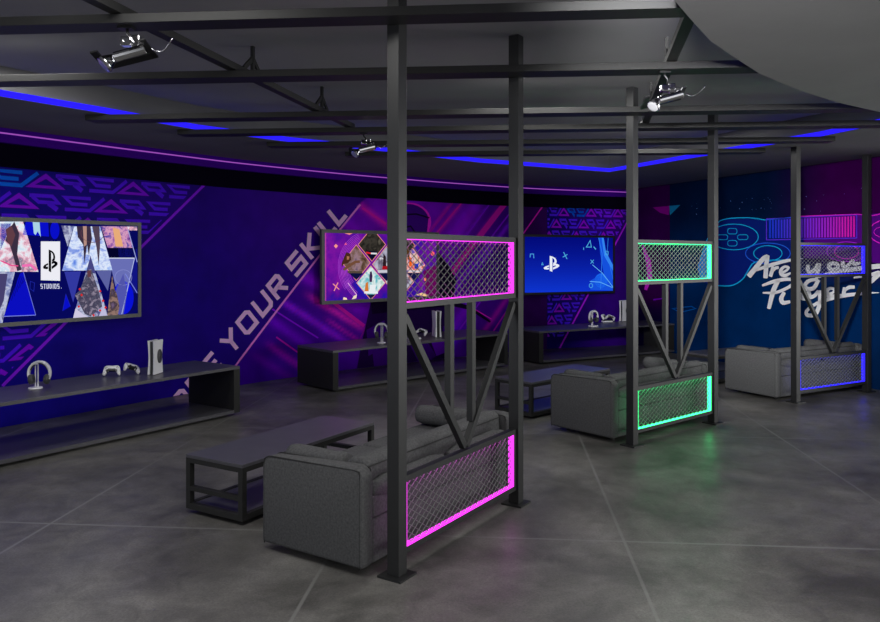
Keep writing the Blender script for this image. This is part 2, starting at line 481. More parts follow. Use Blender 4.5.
# slogan
Fs = Flat(WL); SL = ink(146,114,214); PK = ink(196,78,176)
P0 = Vector((237.3,348.3)); P1 = Vector((342.5,222.3)); D = (P1-P0).normalized(); UP = Vector((-12.0,-15.0))
def word(chars):
    for ch, t0, t1 in chars:
        for ln in GLY[ch]:
            pts = []
            for x, y in ln:
                xx = x/.9 if ch != 'I' else .5+(x-.45)
                b = P0+D*((t0+(t1-t0)*xx)/3.66); k = 1.0
                p = b+UP*y*k; pts.append((p.x, p.y))
            closed = ch == 'O'
            if closed: pts = pts[:-1]
            Fs.line(pts, 4.1, SL, 2, closed)
for w in ([('O',-326,-250), ('S',-236,-162), ('E',-150,-78)], [('Y',-36,38), ('O',52,124), ('U',142,212), ('R',227,295)], [('S',335,405), ('K',420,487), ('I',500,516), ('L',523,573), ('L',579,633)]):
    word(w); o = Fs.done('slogan_word', mural_l); Fs = Flat(WL)
tag(o, 'last word of the pale lilac slogan, at its upper end')
Fs.line([(360,204.5),(236,364.5),(200,411)], 1.9, PK, 2)
o = Fs.done('slogan_underline', mural_l); Fs = Flat(WL)
Fs.line([(523,233.5),(543.5,205)], 1.3, ink(150,16,130), 2)
o = Fs.done('thin_streak', mural_l)

# diagonal light streaks and the soldier-like figure of the middle print
Fk = Flat(WL); Fk2 = Flat(WL)
mg = ink(140,10,120); mg2 = ink(112,6,116); vi = ink(86,6,176); vd = ink(44,0,104); vp = ink(82,4,136); pk2 = ink(172,24,130)
for a, b, w, m in [
    ((330,300),(364,326),3.5,mg), ((272,309),(318,338),1.6,vi), ((276,337),(300,354),1.6,mg2), ((362,208),(386,224),2.4,mg),
    ((506,202),(450,275),5.5,mg), ((509,214),(456,284),1.6,vi), ((464,200),(434,236),1.4,mg), ((455,200),(430,232),1.0,mg2), ((491,202),(464,239),1.0,vi), ((480,302),(444,350),1.6,vi), ((518,294),(490,336),1.4,mg2)]:
    (Fk if a[0] < 400 else Fk2).line([a, b], w, m, 1)
Fk2.done('light_streaks', mural_l)
o = Fk.done('light_streaks', mural_l); tag(o, 'magenta and violet diagonal streaks behind the middle television')
Ff = Flat(WL); dk = ink(18,0,44); dm = ink(38,0,84); de = ink(150,16,140); dd = ink(10,0,26)
Ff.poly(ell(409,222,22,19.5), de, 1); Ff.poly(ell(408,223,21,19), dm, 2); Ff.poly([(386,238),(431,236),(432,262),(384,266)], dk, 2)
Ff.line([(388,212),(400,215),(416,214),(429,218)], 1.6, dd, 3); Ff.line([(429,218),(427,238)], 2.0, de, 3); Ff.line([(392,232),(410,226),(420,240)], 1.4, dd, 3)
Ff.poly([(384,250),(434,246),(446,262),(456,280),(452,306),(372,314),(366,276)], dd, 2)
Ff.poly([(372,296),(446,292),(450,308),(447,336),(452,366),(388,374),(356,372),(362,340),(367,318)], dk, 2)
Ff.line([(374,302),(368,322),(361,336),(357,350)], 1.2, ink(96,8,110), 1)
Ff.poly([(366,330),(384,320),(388,344),(368,356)], dm, 3); Ff.poly([(372,352),(392,346),(396,362),(374,371)], dm, 3)
Ff.poly([(410,346),(426,340),(436,356),(420,366)], dm, 3); Ff.poly([(430,340),(444,336),(446,352),(436,356)], ink(66,0,130), 3)
Ff.line([(444,326),(443,334),(446,350)], 2.0, dm, 3); Ff.poly([(397,318),(408,314),(412,330),(400,336)], dm, 3)
Ff.line([(450,303),(470,308),(490,322)], [5,4,1.8], dd, 3); Ff.line([(474,309),(491,319)], 1.1, de, 3)
o = Ff.done('soldier_figure', mural_l); tag(o, 'dark helmeted figure printed behind the middle television')

# right covering ----------------------------------------------------------
INKGAIN = 2.8
s670 = S(669.9, 256, WR); s880 = S(880, 256, WR); s760 = S(760, 256, WR); s820 = S(820, 256, WR)
EXTRA['wall_right'] = [round(s670-.002, 4), round(s670+.002, 4)]
def col_right(s, z):
    if s < s670: return mix((34,0,40), (28,0,40), smooth(0, 2, z)) if z > 1.1 else mix((6,2,30), (34,0,40), smooth(.6, 1.1, z))
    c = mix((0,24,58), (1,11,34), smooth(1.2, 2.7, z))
    c = mix(c, (34,0,44), smooth(s760, s820+.3, s)*smooth(1.3, 1.9, z))
    c = mix(c, (2,22,52), smooth(s820, s880+.3, s)*(1-smooth(.6, 1.4, z)))
    return c
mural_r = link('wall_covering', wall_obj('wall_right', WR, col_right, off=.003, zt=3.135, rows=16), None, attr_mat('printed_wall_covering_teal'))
tag(mural_r, 'teal and purple printed wall covering with brush lettering behind the furthest sofa', 'wall covering')
mural_r.data.name = 'wall_covering'
Z6 = lambda pts: [(740+x/6.286, 240+y/6.286) for x, y in pts]
Z3 = lambda pts: [(640+x/3.658, 150+y/3.658) for x, y in pts]
Fc = Flat(WR); cy = ink(10,112,170); cb = ink(20,60,190); cm = ink(170,20,140); cdk = ink(4,18,78); cpu = ink(54,4,84)
Fc.poly(Z3([(245,345),(262,300),(290,268),(320,252),(400,250),(460,258),(560,246),(600,244),(600,360),(560,395),(480,412),(420,418),(395,450),(370,482),(330,497),(250,492),(215,470),(212,420)]), cdk, 1)
Fc.poly(Z3([(600,244),(795,236),(960,226),(960,420),(700,400),(600,396)]), cpu, 1)
CM = lambda p: [tuple(q) for q in catmull(p, 4)]
Fc.line(Z3(CM([(222,400),(245,335),(280,272),(320,252),(400,248),(462,256)])), 1.1, cy, 3)
Fc.line(Z3([(462,256),(560,246)]), 1.0, cb, 3); Fc.line(Z3([(580,243),(795,235),(850,240),(960,220)]), .9, cm, 3)
Fc.line(Z3(CM([(250,492),(330,497),(375,475),(398,440),(420,412),(470,404),(560,402)])), 1.2, cy, 3)
Fc.poly(Z3([(212,430),(222,395),(240,345),(262,360),(262,480),(225,478)]), ink(8,84,150), 2)
Fc.line([(643,245),(649,262),(650,278),(646,290)], [2,5,5,3], cm, 2)
Fc.line(Z3(ell(345,318,90,47)), .9, cy, 3, True)
for cx, cyy, rx, ry in ((340,297,17,10), (340,341,17,10), (304,319,19,9), (378,319,19,9)): Fc.line(Z3(rrect(cx-rx, cyy-ry, cx+rx, cyy+ry, 8)), .7, cy, 3, True)
Fc.line(Z3(ell(470,378,82,38)), .9, cb, 3, True); Fc.line(Z3(ell(470,378,52,28)), .9, cy, 3, True)
Fc.line(Z3(ell(758,372,72,36)), .8, ink(120,20,150), 3, True); Fc.line(Z3(ell(758,372,44,26)), .8, cm, 3, True)
Fc.line(Z3(ell(915,300,75,46)), .9, cm, 3, True); Fc.line(Z3(ell(900,300,42,20)), .7, cm, 3, True)
Fc.line(Z3([(465,252),(795,237),(795,322),(465,329)]), .9, ink(60,30,180), 3, True)
for k in range(30):
    x = 474+k*10.6; t = k/29; yt = 256-t*14; yb = 323-t*5
    cc = ink(*[int(v) for v in mix((18,40,200), (170,16,120), t)])
    Fc.poly(Z3([(x, yt), (x+6.5, yt), (x+6.5, yb), (x, yb)]), cc, 2)
Fc.poly(Z3([(48,210),(75,198),(108,196),(108,238),(75,230)]), ink(84,0,84), 2); Fc.poly(Z3([(108,200),(135,190),(150,200),(112,238)]), ink(6,78,110), 2)
Fc.line(Z3([(50,548),(100,540),(85,556)]), 1.5, ink(76,0,120), 2); Fc.line(Z3([(120,580),(190,572),(205,580),(150,594)]), 1, ink(0,60,120), 2, True)
random.seed(3)
for k in range(70):
    x = random.uniform(676, 879); y = random.uniform(182-(x-680)*.1, 215); r = random.choice((.22, .3, .42))
    Fc.poly([(x-r, y), (x, y-r), (x+r, y), (x, y+r)], ink(90,110,150), 2)
o = Fc.done('controller_outline', mural_r); tag(o, 'neon line drawing of a game controller fading from cyan to magenta')
Fw = Flat(WR); WH = ink(215,216,222)
def sm(pts, w, n=4, kw=1.25):
    if not isinstance(w, (list, tuple)): w = [w]*len(pts)
    if len(pts) < 3: return pts, [x*kw for x in w]
    C = catmull(pts, n); ww = []
    for i in range(len(C)):
        t = i/n; k = min(int(t), len(w)-2); ww.append((w[k]+(w[k+1]-w[k])*(t-k))*kw)
    return [tuple(c) for c in C], ww
def br(pts, w):
    p, ww = sm(pts, w)
    d = (Vector(p[0])-Vector(p[1])).normalized(); e = (Vector(p[-1])-Vector(p[-2])).normalized()
    p = [tuple(Vector(p[0])+d*3)]+p+[tuple(Vector(p[-1])+e*3)]; ww = [ww[0]*.6]+ww+[ww[-1]*.6]
    Fw.line(Z6(p), ww, WH, 4)
br([(60,228),(100,180),(150,118),(178,100)], [4.2,4.0,3.6,3]); br([(178,98),(170,160),(165,238)], [3.2,3.6,3.6]); br([(105,190),(190,160),(300,130),(400,116)], [2,3,2.6,.6])
br([(212,168),(205,200),(196,228)], [2.4,3,3]); br([(206,200),(225,178),(246,172)], [2.2,2.6,2.4])
br([(258,206),(290,196),(310,174),(285,168),(262,190),(266,216),(292,222),(322,208)], [2,2,2,2,2.8,3,2.8,1.6])
Fw.done('brush_lettering', mural_r); Fw = Flat(WR)
br([(432,158),(432,188),(446,204),(474,186),(500,150)], [3,3.2,3,3,3.2]); br([(502,148),(496,196),(482,226),(504,230)], [3.4,3.2,2.6,2])
br([(498,252),(470,300),(432,308),(412,286),(440,256),(492,246)], [3.2,3.4,3.2,3,3,2.4])
br(ell(592,166,30,20,14)+[(622,166)], 3.0); br([(652,136),(652,162),(676,166),(712,128)], [3.4,3.2,3,2.8]); br([(712,126),(724,150),(760,144)], [3,3,2])
br([(500,232),(600,200),(700,186),(880,164),(940,160)], [2,3.2,3.6,4,3]); br([(722,236),(800,226),(880,208),(826,262)], [1.4,2.4,3.8,3.8])
Fw.done('brush_lettering', mural_r); Fw = Flat(WR)
br([(146,286),(220,260),(300,246),(372,258)], [2,3,2.8,2]); br([(246,252),(214,320),(186,430)], [3.4,4,3]); br([(150,332),(230,330),(300,302),(340,276),(372,262)], [1.4,2.4,2.6,2.6,2])
br([(282,330),(264,368),(276,394),(318,388)], [3,3.6,3.4,2.4]); br([(372,370),(400,352),(384,340),(370,356)], 2.4)
Fw.done('brush_lettering', mural_r); Fw = Flat(WR)
br([(404,330),(398,366),(430,372)], [2.4,3,2.2]); br([(438,322),(444,356),(470,352),(498,322)], [3,3.4,3,3]); br([(508,318),(506,400),(478,466),(430,472),(424,446),(470,408),(540,378),(640,352),(780,336),(876,330)], [3.2,3.4,3.4,3,2.6,2.6,3,3.4,2.4,.6])
br([(552,342),(590,330),(598,310),(570,304),(552,322),(560,350),(600,348)], [2,2,2.2,2.4,3,3,1.8]); br([(664,300),(656,340)], [3,3.2]); br([(660,318),(690,298),(724,296)], [2.2,3,2.6])
o = Fw.done('brush_lettering', mural_r); tag(o, 'white brush script lettering with underlines')

# cornice with its LED line along the long wall
cz = backing('trim_1', WL, .07, 0.0, 2.985, TOP-.002, mat('cornice_led_wash', (.06,.002,.30), .7, spec=.02)); tag(cz, kind='structure')  # violet wash of the LED is put into the cornice colour
o = backing('cornice_led_line', WL, .078, .0705, 3.075, 3.089, LED_P); tag(o, 'thin violet glowing line running along the top of the long wall', 'led strip')

# ceiling: high slab, lower ring along the walls, curved soffit in front
ce = build('ceiling', mbox(-10, 12, -5, 17, 3.40, 3.55), M_ceil); tag(ce, kind='structure')
RING = [(-9.0,-1.2),(-6.5,2.2),(-4.62,4.95),(-3.70,6.31),(-3.16,7.07),(-2.59,7.98),(-1.77,8.84),(-.68,9.66),(.58,10.78),(2.71,11.98),(3.08,11.15),(4.28,8.42),(4.62,7.2),(6.2,4.6),(8.2,1.0),(11.9,.6)]
def poly_ring():
    bm = bmesh.new()
    outer = [(-10,-2.5)]+[tuple(p) for p in WL.P]+[tuple(p) for p in WR.P[1:]]+[(12,10.6),(12,.2)]
    # area between the two lines, as one face below and one above
    loop = RING+outer[::-1]
    prism(bm, loop, TOP, 3.40)
    return bm
rg = build('trim_2', poly_ring(), M_ring); tag(rg, kind='structure')
def inner_strip(path, off, th, z0, z1, m, name):
    P = [Vector(p) for p in path]; bm = bmesh.new(); rows = []
    for i, p in enumerate(P):
        a = (P[i]-P[i-1]).normalized() if i else (P[1]-P[0]).normalized(); b = (P[i+1]-P[i]).normalized() if i < len(P)-1 else a
        n = Vector(((a+b).y, -(a+b).x)).normalized()
        q = p+n*off; r = p+n*(off+th)
        rows.append([(q.x,q.y,z0),(r.x,r.y,z0),(r.x,r.y,z1),(q.x,q.y,z1),(q.x,q.y,z0)])
    ribbon3(bm, rows); return build(name, bm, m)
o = inner_strip(RING, .002, .012, TOP+.004, TOP+.058, LED_C, 'cove_led_strip')
tag(o, 'bright blue cove light strip following the angular edge of the lowered ceiling', 'led strip')
SOF = [(-.6,-4.9),(.0,-1.0),(.70,2.2),(1.17,3.75),(1.34,4.03),(1.61,4.465),(1.95,4.90),(2.25,5.275),(2.83,5.84),(3.31,6.25),(3.91,6.67),(4.50,6.93),(5.15,6.18),(6.12,4.5),(7.3,2.0),(7.6,-4.9)]
bm = bmesh.new(); prism(bm, SOF, 3.08, 3.40); so = build('trim_3', bm, M_soff); tag(so, kind='structure')
o = inner_strip(SOF[:12][::-1], .002, .012, 3.15, 3.19, LED_C, 'cove_led_strip'); tag(o, 'blue light strip hidden on the inner edge of the curved front soffit', 'led strip')

# rest of the shell, behind the camera
M_plain = mat('grey_wall_paint', (.2,.2,.2), .9)
tag(build('wall_back', mbox(-10, 12, -5.15, -5, 0, 3.75), M_plain), kind='structure')
tag(build('wall_side', mbox(-10.15, -10, -5, 2, 0, 3.75), M_plain), kind='structure')
tag(build('wall_far_right', mbox(12, 12.15, -5, 10.6, 0, 3.75), M_plain), kind='structure')
bm = bmesh.new(); prism(bm, [(6.30,9.19),(12,10.6),(12,10.75),(6.24,9.33)], 0, 3.75); tag(build('wall_front_right', bm, M_plain), kind='structure')

# beams -----------------------------------------------------------------
BZ0, BZ1 = 3.087, 3.137
beams = [((-9.0,4.73),(1.30,3.885),.165,'first black ceiling beam, nearest the camera'),
         ((-5.35,5.70),(2.25,5.10),.185,'second black ceiling beam from the camera, above the rear magenta-lit post'),
         ((-3.36,7.098),(3.95,6.52),.20,'third black ceiling beam from the camera, starting at the blue cove strip'),
         ((-2.78,7.932),(4.75,7.33),.20,'fourth black ceiling beam from the camera, right end past the blue strip'),
         ((-2.03,8.79),(4.42,8.38),.20,'fifth black ceiling beam from the camera'),
         ((-1.22,9.64),(4.03,9.29),.20,'furthest black ceiling beam, shortest of the six')]
for a, b, w, lb in beams:
    A = Vector((*a, 0)); B = Vector((*b, 0)); t = (B-A).normalized(); n = Vector((-t.y, t.x, 0))
    bm = bmesh.new(); A2 = A+n*w; B2 = B+n*w
    prism(bm, [(A.x,A.y),(B.x,B.y),(B2.x,B2.y),(A2.x,A2.y)], BZ0, BZ1)
    tag(build('ceiling_beam', bm, M_beam, bevel=.002), lb, 'beam', 'black ceiling beams')
def cross(a, b, w, z0, z1, lb, brackets):
    r = empty('cross_rail', (a[0], a[1], z0)); tag(r, lb, 'beam', 'cross rails between the beams')
    a = Vector(a); b = Vector(b); d = b-a; L = d.length; r.rotation_euler.z = math.atan2(d.y, d.x)
    build('rail', mbox(0, L, -w/2, w/2, .0, z1-z0), M_beam, r)
    for t in brackets:
        bm = bmesh.new(); box(bm, t-.015, t+.015, -.012, .012, z1-z0, 3.40-z0); build('hanger_rod', bm, M_beam, r)
        bm = bmesh.new(); bar(bm, (t-.14, 0, z1-z0+.01), (t, 0, z1-z0+.12), .016, .035); bar(bm, (t+.14, 0, z1-z0+.01), (t, 0, z1-z0+.12), .016, .035); build('bracket', bm, M_beam, r)
cross((-2.08,2.9),(-.93,7.9),.07,3.142,3.19,'diagonal cross rail above the beams on the left, over the left ceiling spotlight',(1.0,2.9,4.3))
cross((1.36,3.98),(2.12,7.8),.07,3.142,3.19,'diagonal cross rail above the beams on the right, beside the curved soffit',(1.55,3.0))

# ------------------------------------------------------------ partition screens
H = 3.398
_wire = {}
def wire_mesh(x0, x1, z0, z1, y):
    k = (x0, x1, z0, z1)
    if k in _wire: return _wire[k]
    bm = bmesh.new(); p = .0365; h = .0235; n = int(round((x1-x0)/p)); p = (x1-x0)/n; m = int(round((z1-z0)/h)); h = (z1-z0)/m
    for i in range(n):
        pts = []
        for j in range(m+1):
            odd = (j+i) % 2; xx = x0+p*i+(p+.003 if odd else -.003); yy = y+(.003 if odd else -.003)
            xx = min(max(xx, x0+.002), x1-.002); pts.append((xx, yy, z0+j*h))
        tube(bm, pts, .0034, 5)
    me = bpy.data.meshes.new('wire_mesh'); bm.to_mesh(me); bm.free(); _wire[k] = me; return me

def partition(O, ang, led, what, dz=0):
    r = empty('partition_screen', (O[0], O[1], 0), ang)
    tag(r, 'tall black steel partition with %s-lit mesh panels, %s' % what, 'partition', 'lit steel partitions')
    W = 1.467; PS = .08
    for x in (0, W):
        p = build('post', mbox(x, x+PS, 0, PS, .012, H), M_frame, r, bevel=.002)
        build('base_plate', mbox(x-.04, x+PS+.04, -.04, PS+.04, 0, .012), M_frame, p)
    xa, xb, t, y0, y1 = PS, W, .035, .016, .062
    for z0, z1 in ((.112,.553), (1.50+dz,1.932+dz)):
        bm = bmesh.new()
        box(bm, xa, xb, y0, y1, z0, z0+t); box(bm, xa, xb, y0, y1, z1-t, z1); box(bm, xa, xa+.012, y0, y1, z0+t, z1-t); box(bm, xb-t, xb, y0, y1, z0+t, z1-t)
        fr = build('panel_frame', bm, M_frame, r)
        x0 = xa+.012; x1 = xb-t; a = z0+t; b = z1-t; e = .006
        el = .014 if z0 < 1 else .004; e = .003; bm = bmesh.new(); box(bm, x0, x1, y0+.003, y1-.001, a, a+e); box(bm, x0, x1, y0+.003, y1-.001, b-(.0008 if z0 < 1 else e), b)
        box(bm, x0, x0+el, y0+.001, y1-.001, a+e, b-e); box(bm, x1-e, x1, y0+.003, y1-.001, a+e, b-e)
        build('led_strip', bm, led, fr)
        o = link('wire_mesh', wire_mesh(x0+el, x1-e, a+e, b-e, y0+.022), fr, M_wire)
    m = (PS+W)/2; bw = .044; yb = .038
    for s in (-1, 1):
        x = m-.028+s*.135; yu = .050; build('upright_bar', mbox(x-bw/2, x+bw/2, yu-bw/2, yu+bw/2, .748-s*.03, 1.50+dz), M_frame, r)
    for s in (-1, 1):
        bm = bmesh.new(); xe = (xa if s < 0 else xb)
        bar(bm, (m+s*.012, yb-.0, .575), (xe-s*.018, yb, 1.46+dz), .04, .04, (0, 1, 0)); build('diagonal_brace', bm, M_frame, r)
    return r
U = [((-.230,4.167), math.atan2(1.233,.795)), ((1.822,7.07), math.atan2(.985,1.15)), ((4.364,9.18), math.atan2(.72,1.29))]
partition(*U[0], LED_M, ('magenta', 'nearest the camera'))
partition(*U[1], LED_G, ('green', 'in the middle of the three'), .025)
partition(*U[2], LED_B, ('blue', 'furthest right'), .035)

# ------------------------------------------------------------ sofas
def rbox(name, a, parent, r=.04, seg=4, m=None):
    o = build(name, mbox(*a), m or M_fab, parent, bevel=r, seg=seg); return o
def loc(i, u, v, z=0):
    O, a = U[i]; return (O[0]+u*math.cos(a)-v*math.sin(a), O[1]+u*math.sin(a)+v*math.cos(a), z)
def arm_mesh(x0, x1, y0, y1, z0, z1):
    """side arm: rounded upper corners seen from the side, soft edges"""
    bm = bmesh.new(); n = 7; r = .085; prof = [(y0, z0)]
    for k in range(n): a = math.pi-(math.pi/2)*k/(n-1); prof.append((y0+r+r*math.cos(a), z1-r*.9+r*.9*math.sin(a)))
    for k in range(n): a = math.pi/2-(math.pi/2)*k/(n-1); prof.append((y1-r+r*math.cos(a), z1-.03-r*.9+r*.9*math.sin(a)))
    prof.append((y1, z0))
    A = [bm.verts.new((x0, y, z)) for y, z in prof]; B = [bm.verts.new((x1, y, z)) for y, z in prof]; N = len(prof)
    bm.faces.new(A); bm.faces.new(B[::-1])
    for k in range(N): bm.faces.new([A[k], B[k], B[(k+1) % N], A[(k+1) % N]])
    return bm, prof
def sofa(i, u0, v0, ang_off, what, L=1.84, D=.79):
    """local x along the partition, y towards the television"""
    r = empty('sofa', loc(i, u0, v0), U[i][1]+ang_off)
    tag(r, 'low charcoal fabric two-seat sofa, %s' % what, 'sofa', 'sofas behind the partitions')
    zb = .045; A = .105; top = .612
    for k, x in ((0, 0), (1, L-A)):
        bm, prof = arm_mesh(x, x+A, 0, D, zb, top)
        ar = build('arm', bm, M_fab, r, bevel=.022, seg=3)
        for xs in (x+.003, x+A-.003):
            bm = bmesh.new(); tube(bm, [(xs, min(max(y, .022), D-.022), min(z, top-.018)) for y, z in prof], .004, 5); build('piping', bm, M_pipe, ar)
    rbox('base', (A, L-A, .01, D-.03, zb, .30), r, .015)
    mid = L/2
    rbox('rear_panel', (A, L-A, .01, .10, .30, .435), r, .02)
    for x0, x1 in ((A+.005, mid-.004), (mid+.004, L-A-.005)):
        rbox('seat_cushion', (x0, x1, .24, D-.02, .30, .462), r, .045)
    # low rear cushions on the ledge, rounded
    for x0, x1 in ((A+.01, mid-.03), (mid+.03, L-A-.01)):
        bm = bmesh.new(); n = 12
        pts = [(x0+(x1-x0)*k/n, .045, .455) for k in range(n+1)]
        rr = [.052*min(1, .75+.25*math.sin(math.pi*min(k, n-k)/3)) if min(k, n-k) < 2 else .062 for k in range(n+1)]
        tube(bm, pts, rr, 14); o = build('rear_cushion', bm, M_fab, r, smooth=True, bevel=.012, seg=3)
    # leaning backrest
    bm = bmesh.new()
    prof = [(.075,.31),(.06,.50),(.065,.60),(.105,.634),(.175,.63),(.225,.585),(.27,.31)]
    Av = [bm.verts.new((A+.004, y, z)) for y, z in prof]; Bv = [bm.verts.new((L-A-.004, y, z)) for y, z in prof]; N = len(prof)
    bm.faces.new(Av); bm.faces.new(Bv[::-1])
    for k in range(N): bm.faces.new([Av[k], Bv[k], Bv[(k+1) % N], Av[(k+1) % N]])
    b = build('backrest', bm, M_fab, r, bevel=.02, seg=3)
    bm = bmesh.new(); tube(bm, [(A+.02, .061, .585), (L-A-.02, .061, .585)], .0045, 5); build('piping', bm, M_pipe, b)
    for x in (.16, L-.16):
        for y in (.12, D-.12):
            bm = bmesh.new(); tube(bm, [(x, y, 0), (x, y, .05)], .022, 10); build('foot', bm, M_black, r)
    for x, y0, y1, w in ((A+.089, .27, .72, 'near arm'), (L-A-.089, .285, .74, 'far arm')):
        bm = bmesh.new(); n = 10; R = .074
        pts = [(0, (y1-y0)*k/n, 0) for k in range(n+1)]; rr = [R*(.90 if k in (0, n) else 1) for k in range(n+1)]
        tube(bm, pts, rr, 20); c = build('bolster_cushion', bm, M_fab, None, smooth=True)
        ca = math.cos(U[i][1]+ang_off); sa = math.sin(U[i][1]+ang_off)
        c.location = (r.location.x+x*ca-y0*sa, r.location.y+x*sa+y0*ca, .462+.074+.012); c.rotation_euler = (0, 0, U[i][1]+ang_off)
        tag(c, 'round charcoal bolster cushion at the %s of the sofa %s' % (w, what), 'cushion', 'bolster cushions on the sofas')
    return r
sofa(0, -.10, .176, 0, 'behind the magenta-lit partition')
sofa(1, -.055, .195, .0, 'behind the green-lit partition')
sofa(2, -.14, .175, 0, 'behind the blue-lit partition')

# ------------------------------------------------------------ coffee tables
def coffee(P, ang, what, u=1.5, v=.545):
    r = empty('coffee_table', (*P, 0), ang); tag(r, 'low black rectangular coffee table with lower shelf, %s' % what, 'coffee table', 'coffee tables')
    t = .04; zt = .408
    build('tabletop', mbox(0, u, 0, v, zt-.022, zt), M_wood, r, bevel=.002)
    bm = bmesh.new(); box(bm, 0, u, 0, t, zt-.055, zt-.022); box(bm, 0, u, v-t, v, zt-.055, zt-.022); box(bm, 0, t, t, v-t, zt-.055, zt-.022); box(bm, u-t, u, t, v-t, zt-.055, zt-.022)
    build('apron', bm, M_woodside, r)
    for x in (0, u-t):
        for y in (0, v-t): build('leg', mbox(x, x+t, y, y+t, .07, zt-.055), M_woodside, r)
    bm = bmesh.new(); box(bm, 0, u, 0, t, .03, .07); box(bm, 0, u, v-t, v, .03, .07); box(bm, 0, t, t, v-t, .03, .07); box(bm, u-t, u, t, v-t, .03, .07)
    build('bottom_frame', bm, M_woodside, r)
    build('shelf', mbox(t, u-t, t, v-t, .046, .066), M_wood, r)
    for x in (0, u-t): build('cross_bar', mbox(x, x+t, t, v-t, .16, .19), M_woodside, r)
    build('plinth', mbox(.12, u-.12, .1, v-.1, 0, .03), M_black, r)
coffee((-1.315,4.99), math.atan2(1.3,.77), 'beside the nearest sofa')
coffee((1.005,8.245), math.atan2(1.03,1.103), 'beside the middle sofa')
coffee((3.80,10.456), U[2][1], 'beside the furthest sofa')

# ------------------------------------------------------------ long media consoles
def console(P, ang, L, D, what):
    r = empty('media_console', (*P, 0), ang); tag(r, 'long low open black media console, %s' % what, 'console', 'media consoles along the wall')
    E = .085; zb = .03; zt = .552
    build('top', mbox(0, L, 0, D, zt-.032, zt), M_wood, r, bevel=.002)
    build('bottom_shelf', mbox(E, L-E, 0, D, zb, zb+.035), M_wood, r)
    for x in (0, L-E): build('end_panel', mbox(x, x+E, 0, D, zb, zt-.032), M_woodside, r)
    build('plinth', mbox(.1, L-.1, .1, D-.1, 0, zb), M_black, r)
    return r
a1 = math.atan2(2.05,1.40)
CP = []
def cfront(end, ang, L): return (end[0]-math.cos(ang)*L, end[1]-math.sin(ang)*L)
C1 = console(cfront((-2.27,8.51), a1, 3.5), a1, 3.5, .80, 'below the nearest television')
C2 = console((-1.409,9.877), math.atan2(2.32,2.514), 3.42, .87, 'below the middle television')
C3 = console((1.641,12.41), math.atan2(1.5,2.77), 3.15, .80, 'below the furthest television')

# ------------------------------------------------------------ televisions
class Panel:
    """flat screen plane: O lower left of the picture, t along it; shapes may be given in photo pixels or in metres"""
    def __init__(s, O, t, n): s.O = Vector(O); s.t = Vector(t); s.n = Vector(n); s.d = {}
    def px(s, x, y):
        k = (x-HX)/F  # (O + a t) : X = k Y
        a = (k*s.O.y-s.O.x)/(s.t.x-k*s.t.y); Y = s.O.y+a*s.t.y
        return (a, EYE+(HY-y)/F*Y)
    def poly(s, pts, m, layer=1, px=True):
        if px: pts = [s.px(*p) for p in pts]
        a0, a1, z0, z1 = s.lim
        p = pts
        for q in ((1,0,-a0), (-1,0,a1), (0,1,-z0), (0,-1,z1)): p = clip(p, *q)
        if len(p) >= 3: s.d.setdefault((m, layer), []).append(p)
    def line(s, pts, w, m, layer=1, closed=False, px=True):
        for q in stroke(pts, w, closed): s.poly(q, m, layer, px)
def tv(xl, xr, W, label, draw, basem, bez=M_bezel, zs=(1.065,2.205), bt=.045, rpt=None):
    a = rpt[0]; b = rpt[1]
    t2 = (b-a); Wd = t2.length; t2.normalize(); n2 = Vector((t2.y, -t2.x)); ang = math.atan2(t2.y, t2.x)
    r = empty('television', (a.x, a.y, zs[0]), ang); tag(r, label, 'television', 'wall mounted televisions')
    h = zs[1]-zs[0]
    bm = bmesh.new(); w = bt; d0, d1 = -.006, .05
    box(bm, 0, Wd, d0, d1, 0, w); box(bm, 0, Wd, d0, d1, h-w, h); box(bm, 0, w, d0, d1, w, h-w); box(bm, Wd-w, Wd, d0, d1, w, h-w)
    build('bezel', bm, bez, r)
    build('back_cover', mbox(w, Wd-w, .012, d1, w, h-w), M_black, r)
    build('wall_bracket', mbox(Wd/2-.25, Wd/2+.25, d1, d1+.05, h/2-.2, h/2+.2), M_black, r)
    sc = build('screen', mbox(w, Wd-w, .004, .012, w, h-w), basem, r)
    P = Panel((a.x, a.y), t2, n2); P.lim = (w, Wd-w, zs[0]+w, zs[1]-w)
    P.W = Wd; P.h = h; P.z0 = zs[0]
    draw(P)
    bm = bmesh.new(); mats = []
    for (m, L), polys in P.d.items():
        if m not in mats: mats.append(m)
        for p in polys:
            try: f = bm.faces.new([bm.verts.new((x, .0036-.0004*L, z-zs[0])) for x, z in p])
            except ValueError: continue
            f.material_index = mats.index(m)
    me = bpy.data.meshes.new('picture'); bm.to_mesh(me); bm.free()
    for m in mats: me.materials.append(m)
    o = bpy.data.objects.new('picture', me); col.objects.link(o); o.parent = sc
    return r
def wp(x, off):
    xx = x
    for _ in range(12):
        p = WL.at(WL.px(xx, 256)[0], 0, off); xx += x-(HX+F*p.x/p.y)
    return Vector((p.x, p.y))
